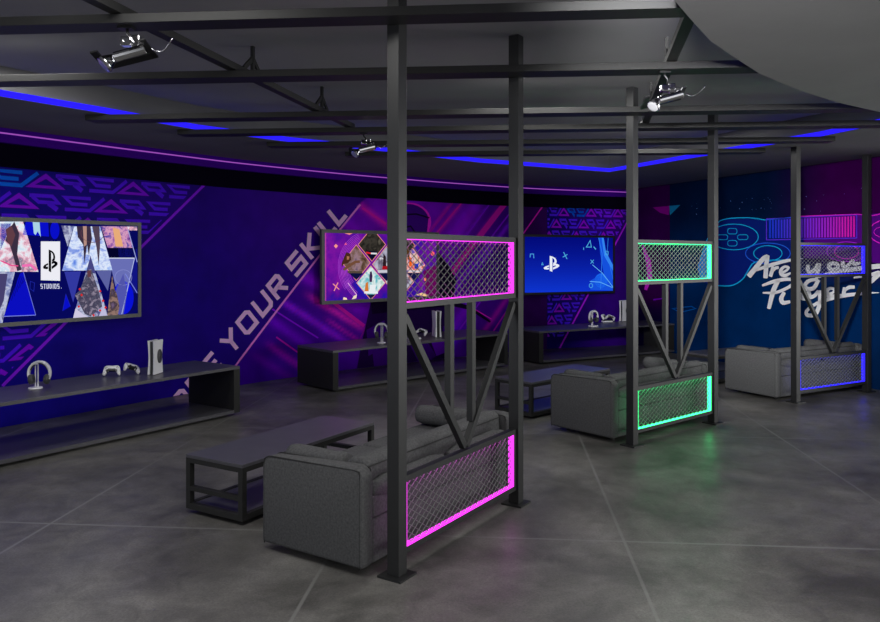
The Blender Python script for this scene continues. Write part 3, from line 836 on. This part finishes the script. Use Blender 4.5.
def logo(P, cx, cy, s, m, L=6, k=1.0):
    """upright P with the reclining S through its foot; s = height in pixels, k horizontal squeeze"""
    q = lambda pts: [(cx+x*s*k, cy-y*s) for x, y in pts]
    P.poly(q([(-.13,-.46),(.05,-.52),(.05,.34),(-.13,.5)]), m, L)
    for a, b in zip([(-.13,.5),(.02,.465),(.18,.40),(.30,.29),(.34,.16),(.31,.03),(.22,-.03),(.10,-.01)], [(-.13,.5),(.02,.465),(.18,.40),(.30,.29),(.34,.16),(.31,.03),(.22,-.03),(.10,-.01)][1:]): P.poly(q([a, b, (b[0]*.42+.055, b[1]*.62+.075), (a[0]*.42+.055, a[1]*.62+.075)]), m, L)
    P.poly(q([(.09,-.04),(.3,.0),(.5,-.07),(.52,-.16),(.42,-.24),(.09,-.38),(.09,-.25),(.3,-.16),(.27,-.11),(.09,-.15)]), m, L)
    P.poly(q([(-.17,-.1),(-.42,-.18),(-.54,-.27),(-.5,-.35),(-.3,-.38),(-.17,-.36),(-.17,-.26),(-.32,-.27),(-.29,-.22),(-.17,-.19)]), m, L)
Z5 = lambda pts, o=(0,210), s=5.186: [(o[0]+x/s, o[1]+y/s) for x, y in pts]
def draw1(P):
    navy = glow(6,8,90); blue = glow(8,14,200); bl2 = glow(30,40,170); bk = glow(3,4,40)
    A1 = art('picture_winter', [(250,246,250),(196,222,238),(232,238,246),(228,170,190),(130,110,140),(244,240,248)], 7, 2, 1)
    A2 = art('picture_sky', [(70,110,220),(150,180,240),(225,235,252),(110,140,225),(236,240,252)], 5, 1.5, 2, (1,1,1.6))
    A3 = art('picture_crowd', [(60,40,120),(150,90,170),(220,160,190),(60,50,160),(230,190,200)], 9, 2.5, 3)
    A4 = art('picture_storm', [(50,60,110),(130,140,190),(190,196,220),(90,90,140),(60,50,60)], 7, 2, 4)
    A5 = art('picture_armour', [(24,22,40),(90,90,110),(60,56,80),(150,140,160),(40,36,50)], 14, 2, 5)
    fig = glow(58,46,66); fig2 = glow(96,60,70); skin = glow(180,140,130); red = glow(210,40,40)
    P.poly(Z5([(-500,0),(760,0),(760,620),(-500,620)]), navy, 1)
    P.poly(Z5([(-140,560),(60,70),(-100,70),(-300,560)]), bl2, 2); P.poly(Z5([(-420,330),(-120,330),(-270,90)]), A2, 2); P.poly(Z5([(-450,600),(-200,600),(-320,350)]), blue, 2)
    P.poly(Z5([(-60,320),(200,320),(120,60),(-40,60)]), A1, 2)
    P.poly(Z5([(55,90),(75,60),(100,120),(90,230),(112,310),(90,318),(70,240),(50,180),(30,160),(40,110)]), fig, 3); P.poly(Z5([(30,100),(60,80),(80,130),(60,190),(40,170)]), fig2, 4); P.line(Z5([(2,262),(60,288),(95,290)]), 1.2, glow(230,70,140), 4); P.line(Z5([(115,290),(160,285),(190,312)]), 2.6, glow(240,110,180), 3)
    P.poly(Z5([(135,60),(250,60),(255,138),(118,128)]), blue, 2); P.poly(Z5([(170,60),(205,60),(212,140),(196,110),(185,130),(176,120)]), glow(170,210,230), 3)
    P.poly(Z5(ell(285,105,24,46)), blue, 2)
    P.poly(Z5([(0,322),(78,322),(10,600),(-60,620)]), A4, 2); P.poly(Z5([(-20,330),(40,330),(20,470),(-20,560)]), glow(70,64,110), 3)
    P.poly(Z5([(20,552),(104,330),(122,322),(186,545)]), glow(10,14,190), 3); P.line(Z5([(122,322),(186,545)]), .6, glow(110,120,220), 4); P.line(Z5([(20,552),(186,545)]), .7, glow(120,130,230), 4)
    for k in range(7): P.line(Z5([(60+k*14,470-k*22),(96+k*10,340+k*3)]), .5, glow(6,8,110), 4)
    P.line(Z5([(158,370),(180,378),(176,422),(156,408)]), .5, bl2, 3, True)
    P.poly(Z5([(323,315),(385,85),(520,85),(584,312)]), A2, 3); P.poly(Z5([(318,80),(384,84),(352,190)]), A4, 2)
    P.poly(Z5([(398,84),(470,84),(478,150),(466,200),(462,240),(452,180),(444,240),(438,280),(432,180),(404,140)]), fig, 4); P.poly(Z5([(430,84),(450,84),(450,180),(436,190)]), skin, 5)
    P.poly(Z5([(478,84),(516,84),(520,180),(512,290),(502,200),(492,150)]), glow(80,66,84), 4); P.line(Z5(ell(480,120,60,48,16,-20,200)), .6, fig2, 5)
    P.poly(Z5([(524,84),(662,86),(690,196),(560,196)]), A3, 2); P.poly(Z5([(585,90),(620,100),(640,190),(600,190)]), glow(230,170,120), 3); P.poly(Z5([(660,86),(712,86),(712,106),(668,106)]), A1, 3)
    P.poly(Z5([(556,196),(712,196),(712,250),(572,250)]), bk, 2); P.poly(Z5([(612,198),(712,200),(712,430),(640,430)]), glow(16,20,130), 2)
    P.poly(Z5([(566,250),(698,250),(632,540)]), glow(104,110,180), 3); P.line(Z5([(566,250),(698,250)]), 1.1, glow(200,206,230), 4); P.line(Z5([(698,250),(632,540)]), .8, glow(170,180,230), 4); P.line(Z5(ell(640,350,44,40,20)), .4, glow(140,146,210), 4, True)
    P.line(Z5([(664,100),(712,270)]), .8, glow(150,160,220), 4); P.line(Z5([(650,330),(712,430)]), .8, glow(120,130,220), 4)
    P.poly(Z5(ell(640,455,54,86)), glow(8,16,210), 3); P.poly(Z5([(596,430),(640,330),(660,430),(640,548),(610,540)]), glow(80,84,170), 4)
    P.poly(Z5([(334,320),(420,318),(380,480)]), glow(50,56,160), 3); P.poly(Z5([(500,316),(580,312),(560,420)]), glow(90,96,160), 3)
    P.poly(Z5([(325,524),(342,435),(366,500)]), blue, 3); P.line(Z5([(325,524),(342,435),(366,500)]), .5, bl2, 4)
    P.poly(Z5([(378,566),(470,238),(560,552)]), A4, 5); P.poly(Z5([(470,238),(446,324),(498,330)]), glow(70,70,130), 6)
    P.poly(Z5([(445,340),(455,310),(475,308),(484,336),(512,420),(530,500),(470,552),(440,540),(388,440),(412,420)]), A5, 7); P.poly(Z5([(452,318),(470,312),(474,345),(456,350)]), fig2, 8)
    for x, y in ((415,410),(424,440),(410,500),(520,420),(535,470),(548,505),(486,545),(520,520)): P.poly(Z5([(x-8,y),(x,y-7),(x+7,y+2),(x-2,y+8)]), red, 8)
    P.poly(Z5([(378,566),(392,510),(430,540),(470,560)]), glow(206,200,226), 6); P.poly(Z5([(510,556),(536,500),(560,552)]), glow(190,186,220), 6)
    P.poly(Z5([(556,548),(574,400),(582,340),(592,400),(608,440),(620,500),(612,545)]), art('picture_scout', [(80,70,80),(150,120,110),(60,50,60),(110,90,120)], 12, 2, 6), 5)
    P.poly(Z5([(212,163),(312,163),(312,367),(212,364)]), glow(236,236,244), 6)
    logo(P, 262/5.186, 210+263/5.186, 22.5, glow(2,2,6), 7, .62)
    x = 210
    for ch in 'STUDIOS':
        w = 9 if ch == 'I' else 12.5
        for ln in GLY[ch]:
            P.line(Z5([(x+gx*w*.92+(-1.5 if ch == 'I' else 0)+1, 409-gy*27) for gx, gy in ln]), .75, glow(210,212,236), 7)
        x += 8.5 if ch == 'I' else 15.6
    P.poly(Z5([(317,403),(320,403),(320,407),(317,407)]), glow(210,212,236), 7)
T1b = wp(141, .13); T1dir = Vector((math.cos(a1), math.sin(a1)))
tv(0, 0, 0, 'large wall television nearest the camera showing overlapping picture triangles and a white logo tile', draw1, glow(6,8,90), rpt=(T1b-T1dir*2.25, T1b), bt=.042)

def draw2(P):
    o = (320,230); s = 6.77; Q = lambda pts: Z5(pts, o, s)
    P.poly(Q([(0,-30),(1000,-30),(1000,520),(0,520)]), art('screen_violet', [(20,30,185),(42,18,155),(84,14,148),(122,20,158),(58,14,135)], 1.6, .5, 8), 1)
    for k in range(9): P.line(Q(ell(330,250,200-k*9+6,240-k*10,22,140,250)), .35, glow(170,70,210), 2)
    for k in range(5): P.line(Q(ell(330,250,150+k*9,200+k*9,22,120,175)), .35, glow(180,80,210), 2)
    def dia(cx, cy, rx, ry, m, bd=glow(236,140,130)):
        P.poly(Q([(cx-rx-5,cy),(cx,cy-ry-6),(cx+rx+5,cy),(cx,cy+ry+6)]), bd, 3); P.poly(Q([(cx-rx,cy),(cx,cy-ry),(cx+rx,cy),(cx,cy+ry)]), m, 4)
    d1 = art('picture_night', [(14,14,14),(60,56,50),(30,28,26),(96,90,80)], 5, 1, 9); d2 = art('picture_ruins', [(50,36,30),(110,84,70),(150,120,130),(70,60,90)], 7, 1.5, 10)
    d3 = art('picture_pale', [(210,206,216),(160,160,180),(90,80,100),(230,230,236)], 6, 1.5, 11); d4 = art('picture_sea', [(150,210,220),(90,180,190),(230,240,240),(60,150,130)], 5, 1.5, 12)
    d5 = art('picture_heroes', [(40,60,180),(230,90,30),(240,200,190),(60,70,190),(200,60,40)], 10, 2.5, 13)
    dia(352,98,90,110,d1); dia(246,222,92,118,d2); dia(450,232,92,118,d3); dia(345,358,94,112,d4); dia(540,352,94,112,d3); dia(550,104,92,112,d1); dia(625,238,84,118,d5)
    P.poly(Q([(308,140),(392,146),(352,210)]), glow(10,12,40), 5); P.line(Q([(312,152),(345,158)]), 1.6, glow(220,30,40), 6); P.line(Q([(345,158),(386,160)]), 1.6, glow(220,220,226), 6)
    P.poly(Q([(160,190),(180,150),(205,160),(212,200),(190,225),(160,230),(150,250),(146,230)]), glow(70,40,28), 6); P.poly(Q([(182,176),(200,180),(196,200),(182,202)]), glow(170,110,80), 7); P.line(Q([(160,270),(200,240),(240,216),(270,214)]), 2.6, glow(112,74,54), 6)
    P.line(Q([(188,284),(286,286)]), 2.2, glow(84,70,60), 6); P.poly(Q([(196,292),(292,292),(246,338)]), glow(12,16,60), 5)
    P.poly(Q([(430,160),(446,180),(450,262),(424,262)]), glow(40,26,34), 6); P.poly(Q([(424,244),(460,244),(460,268),(420,268)]), glow(170,16,30), 7); P.line(Q([(392,280),(460,280)]), 2.4, glow(200,200,210), 6); P.poly(Q([(400,292),(500,292),(450,346)]), glow(12,16,60), 5)
    P.poly(Q([(340,282),(350,280),(356,310),(352,352),(336,352),(334,310)]), glow(60,40,80), 6); P.poly(Q([(310,360),(325,350),(330,420),(300,424)]), glow(210,120,50), 6); P.poly(Q([(340,370),(380,372),(372,420),(332,420)]), glow(230,236,240), 6); P.line(Q([(300,422),(392,424)]), 2.2, glow(230,236,240), 7)
    P.poly(Q([(315,436),(376,436),(345,468)]), glow(20,30,60), 5)
    P.line(Q([(596,278),(690,280)]), 1.8, glow(210,206,214), 6); P.poly(Q([(590,290),(690,290),(640,350)]), glow(16,18,70), 5)
    P.poly(Q([(590,130),(602,110),(608,200),(594,200)]), glow(90,60,20), 6); P.poly(Q([(600,180),(620,190),(622,240),(604,250)]), glow(236,96,20), 6); P.poly(Q([(636,160),(660,170),(664,230),(640,250)]), glow(226,190,170), 6); P.poly(Q([(640,230),(668,226),(664,262),(640,262)]), glow(30,50,190), 7)
    pk = glow(255,150,140); P.poly(Q([(95,108),(108,94),(122,108),(108,124)]), pk, 3); P.poly(Q([(165,100),(175,84),(184,100)]), glow(240,90,140), 3); P.line(Q([(88,364),(130,402)]), .9, pk, 4); P.line(Q([(122,356),(96,412)]), .9, pk, 4)
    P.poly(Q([(160,20),(230,20),(200,32)]), pk, 3); P.poly(Q([(160,455),(180,460),(185,472),(156,472)]), glow(250,220,180), 4); P.poly(Q([(230,445),(250,438),(246,462),(216,470)]), glow(236,220,190), 4)
    P.poly(Q(ell(763,160,13,15,12)), glow(250,100,110), 4); P.poly(Q(ell(712,334,8,12,10)), glow(240,130,100), 4); P.poly(Q([(648,440),(690,424),(735,440),(730,452)]), glow(240,200,140), 4)
    P.line(Q([(190,358),(220,400),(250,440)]), .6, glow(240,180,230), 3); P.poly(Q([(590,458),(790,450),(800,490),(590,500)]), glow(10,4,20), 4); P.line(Q([(39,16),(39,482)]), .5, glow(220,90,150), 5)
    P.poly(Q([(700,280),(800,230),(800,460),(720,460)]), glow(96,8,84), 2)
tv(0, 0, 0, 'large wall television in the middle showing diamond shaped pictures on violet', draw2, glow(70,20,150), rpt=(wp(321.6,.14), wp(438.8,.14)), bt=.052)

def draw3(P):
    o = (500,190); s = 5.186; Q = lambda pts: Z5(pts, o, s)
    N = 26
    for k in range(N):
        t = k/(N-1); c = mix((3,10,120), (14,52,205), t**1.2); P.poly(Q([(100,230+k*300/N),(600,230+k*300/N),(600,230+(k+1)*300/N+2),(100,230+(k+1)*300/N+2)]), glow(*[int(v) for v in c]), 1)
    lb = glow(50,130,240); l2 = glow(20,80,220); l3 = glow(110,200,255)
    P.poly(Q([(512,236),(536,236),(548,330),(592,420),(592,520),(540,440),(520,330)]), l2, 2); P.poly(Q([(526,236),(536,236),(550,320),(592,400),(592,430),(540,340)]), lb, 3)
    P.poly(Q([(470,470),(520,440),(592,500),(592,522),(470,518)]), l2, 2); P.poly(Q(ell(525,470,34,38,14)), glow(24,100,235), 2)
    P.line(Q([(480,388),(530,430),(592,510)]), .5, l3, 4); P.line(Q([(466,474),(520,478),(592,510)]), .5, l3, 4); P.line(Q([(510,240),(530,330),(526,430),(522,515)]), .5, lb, 4); P.line(Q([(562,240),(556,330),(588,470)]), .4, lb, 4)
    c = glow(80,180,230)
    P.line(Q([(448,296),(468,262),(474,296)]), .7, c, 5, True); P.line(Q([(330,322),(348,358)]), .7, c, 5); P.line(Q([(350,334),(326,348)]), .7, c, 5); P.line(Q([(470,362),(486,380)]), .6, c, 5); P.line(Q([(486,362),(470,382)]), .6, c, 5)
    P.line(Q([(156,350),(158,332),(174,332),(176,354)]), .8, glow(70,150,220), 5); P.line(Q([(216,388),(220,376),(225,388)]), .5, c, 5, True); P.line(Q(ell(472,496,9,11,12)), .5, c, 5, True); P.line(Q([(550,316),(562,320),(560,338),(548,334)]), .5, c, 5, True); P.line(Q([(486,294),(497,308)]), .9, c, 5); P.line(Q([(434,298),(434,310)]), .6, c, 5)
    logo(P, 500+268/5.186, 190+382/5.186, 15.6, glow(232,238,248), 6, .95)
    P.line(Q([(128,240),(128,526)]), .4, glow(30,110,230), 3)
tv(0, 0, 0, 'large wall television furthest away showing a blue screen with a white logo', draw3, glow(6,20,140), rpt=(wp(522.6,.14), wp(614.8,.14)), bez=mat('black_bezel', (.012,.012,.014), .4), bt=.045)

# ------------------------------------------------------------ things on the consoles
def P_at(x, y, z):
    Y = F*(EYE-z)/(y-HY); return ((x-HX)/F*Y, Y, z)
ZT = .5525
def headset(x, y, rz, what, tall=.27, base_round=True, hx=0):
    l = P_at(x, y, ZT)
    r = empty('headset_stand', l, rz); tag(r, 'white headset stand %s' % what, 'stand', 'headset stands')
    bm = bmesh.new()
    if base_round: tube(bm, [(0, 0, 0), (0, 0, .012)], [.065, .06], 20)
    else: box(bm, -.07, .07, -.055, .055, 0, .02)
    build('base', bm, M_white, r, bevel=.002)
    bm = bmesh.new(); tube(bm, [(-.012, .03, .012), (-.012, .03, tall-.04)], .006, 8); tube(bm, [(.012, .03, .012), (.012, .03, tall-.04)], .006, 8); build('pole', bm, M_white, r)
    build('cradle', mbox(-.03, .03, -.02, .045, tall-.045, tall-.03), M_white, r, bevel=.004)
    q = empty('headset', (l[0]+hx*math.cos(rz), l[1]+hx*math.sin(rz), l[2]), rz); tag(q, 'white and black over-ear headset hanging on its stand, %s' % what, 'headset', 'headsets')
    bm = bmesh.new(); rows = []
    for k in range(25):
        a = math.radians(-28+236*k/24); cx, cz = math.cos(a)*.092, math.sin(a)*.108
        cen = Vector((cx, 0, cz+tall-.13)); nr = Vector((math.cos(a), 0, math.sin(a)))
        w = .020+.008*math.sin(math.radians(180*k/24))
        rows.append([cen+nr*.010+Vector((0,-w,0)), cen+nr*.014+Vector((0,0,0)), cen+nr*.010+Vector((0,w,0)), cen-nr*.005+Vector((0,w,0)), cen-nr*.005-Vector((0,w,0)), cen+nr*.010+Vector((0,-w,0))])
    ribbon3(bm, rows); build('headband', bm, M_white, q, smooth=True)
    bm = bmesh.new(); rows = []
    for k in range(17):
        a = math.radians(20+140*k/16); cen = Vector((math.cos(a)*.080, 0, math.sin(a)*.092+tall-.13)); nr = Vector((math.cos(a), 0, math.sin(a)))
        rows.append([cen+nr*.005-Vector((0,.013,0)), cen+nr*.005+Vector((0,.013,0)), cen-nr*.004+Vector((0,.011,0)), cen-nr*.004-Vector((0,.011,0)), cen+nr*.005-Vector((0,.013,0))])
    ribbon3(bm, rows); build('inner_band', bm, M_grey, q, smooth=True)
    for s in (-1, 1):
        bm = bmesh.new(); Mr = Matrix.Translation((s*.073, -.005, tall-.185)) @ Euler((0, s*.12, 0)).to_matrix().to_4x4()
        tube(bm, [Mr @ Vector((s*-.028, 0, 0)), Mr @ Vector((s*-.02, 0, 0)), Mr @ Vector((s*.008, 0, 0)), Mr @ Vector((s*.016, 0, 0))], [.036,.046,.049,.041], 20)
        e = build('ear_cup', bm, M_grey, q, smooth=True, bevel=.003)
        bm = bmesh.new(); tube(bm, [Mr @ Vector((s*-.031, 0, 0)), Mr @ Vector((s*-.027, 0, 0))], .020, 14); build('ear_opening', bm, M_black, e)
    return r
def gamepad_mesh():
    """two-grip pad, lying in x (wide) / y"""
    out = ell(0, 0, 1, 1, 4)
    half = [(0,.038),(.035,.042),(.062,.040),(.076,.022),(.083,-.015),(.086,-.055),(.076,-.066),(.062,-.058),(.046,-.026),(.028,-.014),(0,-.014)]
    pts = half+[(-x, y) for x, y in half[-2:0:-1]]
    return pts
def gamepad(x, y, rz, what, tilt, lift=.045, dz=0):
    l = P_at(x, y, ZT)
    r = empty('game_controller', (l[0], l[1], l[2]+lift), rz); r.rotation_euler = (tilt[0], tilt[1], rz)
    tag(r, 'white and black game controller %s' % what, 'controller', 'game controllers')
    bm = bmesh.new(); prism(bm, gamepad_mesh(), -.018, .018); build('shell', bm, M_white, r, bevel=.010, seg=3)
    bm = bmesh.new(); prism(bm, [(-.032,-.016),(.032,-.016),(.05,-.03),(.056,-.006),(.03,.006),(-.03,.006),(-.056,-.006),(-.05,-.03)], -.019, .0195); build('centre_plate', bm, M_black, r, bevel=.002)
    build('touch_pad', mbox(-.03,.03,.008,.036,.016,.0205), M_white, r, bevel=.002)
    for s in (-1, 1):
        bm = bmesh.new(); tube(bm, [(s*.026,-.008,.019),(s*.026,-.008,.028),(s*.026,-.008,.032)], [.005,.006,.010], 12); build('thumb_stick', bm, M_black, r)
        bm = bmesh.new()
        for dx, dy in ((0,.009),(0,-.009),(.009,0),(-.009,0)): tube(bm, [(s*.056+dx,.018+dy,.017),(s*.056+dx,.018+dy,.021)], .0038, 8)
        build('button', bm, M_grey, r)
def dock(x, y, rz, what):
    l = P_at(x, y, ZT); r = empty('charging_dock', l, rz); tag(r, 'low white charging dock %s' % what, 'charging dock', 'charging docks')
    build('base', mbox(-.10, .10, -.045, .045, 0, .024), M_white, r, bevel=.006); build('cradle', mbox(-.085, .085, -.018, .03, .024, .04), M_black, r, bevel=.003)
def gameconsole(x, y, rz, what, z=None, h=.385):
    """upright game console: front faces local -y, slim in x"""
    l = P_at(x, y, ZT); r = empty('game_console', l, rz); tag(r, 'white upright game console with black core, %s' % what, 'game console', 'game consoles')
    for s in (-1, 1):
        bm = bmesh.new(); rows = []
        for k in range(9):
            z = .006+(h-.006)*k/8; fl = .010*abs(k/8-.5)**1.5*2.8; a = .022+s*0; d = .13
            x0 = s*.024; x1 = s*(.038+fl)
            rows.append([(x0, -.105-fl, z), (x1, -.110-fl, z), (x1, .11, z), (x0, .105, z), (x0, -.105-fl, z)])
        ribbon3(bm, rows)
        bm.verts.ensure_lookup_table(); bm.faces.new([bm.verts[i] for i in (0,1,2,3)]); bm.faces.new([bm.verts[-1-i] for i in (1,2,3,4)])
        build('side_panel', bm, M_white, r)
    build('core', mbox(-.024, .024, -.095, .098, .004, h-.012), M_black, r, bevel=.003)
    bm = bmesh.new(); tube(bm, [(.04, .02, h*.52), (.058, .02, h*.52), (.066, .02, h*.52)], [.07,.068,.055], 22)
    o = build('disc_drive', bm, M_grey, r, smooth=True, bevel=.004); o.scale = (1, .72, 1.15); o.location = (0, .005, -.03)
    build('foot', mbox(-.035, .035, -.09, .09, 0, .006), M_grey, r)
    return r
u1 = a1; u2 = U[1][1]; u3 = U[2][1]
headset(35.5, 388.2, math.radians(8), 'on the nearest console', hx=.035)
gamepad(112, 376.0, math.radians(12), 'leaning on the nearest console, left of the pair', (math.radians(62), 0), .066)
gamepad(131.5, 374.5, math.radians(40), 'leaning on the nearest console, right of the pair', (math.radians(35), math.radians(20)), .074)
gameconsole(155.5, 373.8, math.radians(-7), 'on the nearest console').scale = (.80,.80,.93)
headset(381.5, 343.0, math.radians(-8), 'on the middle console', .30)
dock(414, 339.0, math.radians(15), 'on the middle console'); gamepad(410.0, 338.2, math.radians(20), 'on the middle console, left of the pair', (math.radians(70), 0), .10)
gamepad(422.5, 338.0, math.radians(-30), 'on the middle console, right of the pair', (math.radians(35), math.radians(15)), .10)
gameconsole(436.5, 336.6, math.radians(15), 'on the middle console', h=.40)
headset(593.3, 326.5, math.radians(30), 'on the furthest console', .30, False)
dock(607, 322.0, math.radians(12), 'on the furthest console'); gamepad(603.5, 321.6, math.radians(60), 'on the furthest console, left of the pair', (math.radians(60), 0), .10)
gamepad(611, 321.6, math.radians(-20), 'on the furthest console, right of the pair', (math.radians(30), math.radians(20)), .085)
gameconsole(625.5, 321.3, u3-math.radians(90), 'on the furthest console behind a partition post', h=.40)

# ------------------------------------------------------------ ceiling spotlights
def spot(P, rz, what, s=1.0, stem=.07):
    r = empty('ceiling_spotlight', P, rz); tag(r, 'chrome and black adjustable ceiling spotlight %s' % what, 'spotlight', 'ceiling spotlights')
    r.scale = (s, s, s)
    build('mount_plate', mbox(-.045, .035, -.03, .03, -.012, 0), M_blackm, r)
    bm = bmesh.new(); tube(bm, [(0,0,-.012),(0,0,-.03),(.02,0,-.05),(.02,0,-.012-stem)], .009, 8); build('stem', bm, M_blackm, r, smooth=True)
    bm = bmesh.new(); z = -.012-stem; box(bm, -.03, .03, -.025, .025, z-.05, z); box(bm, .03, .075, -.02, .02, z-.06, z+.012); box(bm, .075, .11, -.028, .028, z-.075, z-.02)
    c = build('joint_block', bm, M_chrome, r, bevel=.005); 
    for k in range(3):
        bm = bmesh.new(); tube(bm, [(-.02+.05*k, -.034, z-.03), (-.02+.05*k, .034, z-.03)], .011, 10); build('knob', bm, M_chrome, c)
    T = Matrix.Translation((.03, 0, z-.085)) @ Euler((math.radians(-18), math.radians(-14), 0)).to_matrix().to_4x4()
    bm = bmesh.new(); box(bm, -.20, .11, .04, .09, -.006, .006, M=T); box(bm, -.20, -.16, -.09, .09, -.006, .006, M=T); box(bm, .08, .11, -.09, .09, -.006, .006, M=T); build('shield_frame', bm, M_blackm, r)
    bm = bmesh.new(); tube(bm, [T @ Vector((-.09,-.03,-.025)), T @ Vector((.09,-.03,-.02))], [.03,.03], 14); build('lamp_tube', bm, M_chrome, r, bevel=.004)
    a = T @ Vector((-.10,-.03,-.025)); d = Vector((-.55,-.35,-.62)).normalized()
    bm = bmesh.new(); tube(bm, [a-d*.01, a+d*.02, a+d*.055, a+d*.07], [.018,.034,.05,.047], 18); h = build('lamp_head', bm, M_chrome, r, bevel=.002)
    bm = bmesh.new(); tube(bm, [a+d*.071, a+d*.074], [.042,.03], 18); build('lens', bm, mat('lamp_glass', (.9,.9,.95), .05, .6), h)
    e = T @ Vector((.09,-.03,-.02)); pts = []
    for k in range(13):
        t = k/12; pts.append((e.x+.03+.13*t, e.y+.02*math.sin(5*t), e.z-.02*math.sin(3.1*t)+.05*t*t*1.2))
    bm = bmesh.new(); tube(bm, pts, .0035, 6); build('cable', bm, M_chrome, r, smooth=True)
    return r
spot((-1.76,4.22,BZ0-.001), math.radians(0), 'at the upper left, under the first ceiling beam', 1.0, .045)
spot((-.80,7.87,BZ0-.001), math.radians(10), 'in the distance left of the nearest post', .95, .06)
spot((1.57,5.24,BZ0-.001), math.radians(0), 'near the curved soffit above the green-lit partition', .95, .085)

# ------------------------------------------------------------ lights
def area(name, loc_, rot, sx, sy, e, c=(1,1,1)):
    l = bpy.data.lights.new(name, 'AREA'); l.shape = 'RECTANGLE'; l.size = sx; l.size_y = sy; l.energy = e; l.color = c
    o = bpy.data.objects.new(name, l); col.objects.link(o); o.location = loc_; o.rotation_euler = [math.radians(a) for a in rot]; return o
area('back_fill', (.5,-4.6,1.7), (90,0,0), 11, 2.6, 70, (.97,.99,1))  # unseen fill added behind the camera, no window is built there
area('side_fill', (11.85,4.6,1.5), (90,0,90), 10, 2.6, 480, (1,1,.99))  # added fill panel out of view on the right, not a built window
area('left_fill', (-9.0,-1.5,1.7), (90,0,-75), 5, 2.4, 100, (.9,.93,1))  # unseen fill added on the left to lift the right wall
for i, (x, y) in enumerate(((-1.6,3.2),(.8,6.6),(2.6,9.3),(-3.2,5.6))):
    area('ceiling_fill', (x, y, 3.385), (0,0,0), .9, .9, 34, (1,.99,.96))  # added fill panels under the slab, without fittings
area('soffit_fill', (3.4,.2,3.06), (0,0,0), 6.5, 7.5, 190, (1,.995,.98))  # added overhead fill near the camera; its floor bounce lifts the ceiling
sl = bpy.data.lights.new('wall_fill_spot', 'SPOT'); sl.energy = 3100; sl.spot_size = math.radians(36); sl.spot_blend = .7; sl.shadow_soft_size = .25  # unseen spot added to brighten the lettering on the right wall
sp = bpy.data.objects.new('wall_fill_spot', sl); col.objects.link(sp); sp.location = (.2, .8, 3.0)
sp.rotation_euler = (Vector((5.0, 12.0, 2.35))-Vector(sp.location)).to_track_quat('-Z', 'Y').to_euler()
w = bpy.data.worlds.new('World'); scn.world = w; w.use_nodes = True
w.node_tree.nodes['Background'].inputs[0].default_value = (.5,.52,.6,1); w.node_tree.nodes['Background'].inputs[1].default_value = .05

# ------------------------------------------------------------ camera
cam = bpy.data.cameras.new('Camera'); co = bpy.data.objects.new('Camera', cam); col.objects.link(co)
co.location = (0, 0, EYE); co.rotation_euler = (math.radians(90), 0, 0)
cam.sensor_width = 36; cam.lens = F/880*36; cam.shift_y = -(311-HY)/880; cam.clip_end = 100; cam.clip_start = .05
scn.camera = co
scn.view_settings.view_transform = 'Standard'; scn.view_settings.look = 'None'; scn.view_settings.gamma = 1
scn.view_settings.use_curve_mapping = False; scn.view_settings.exposure = 0
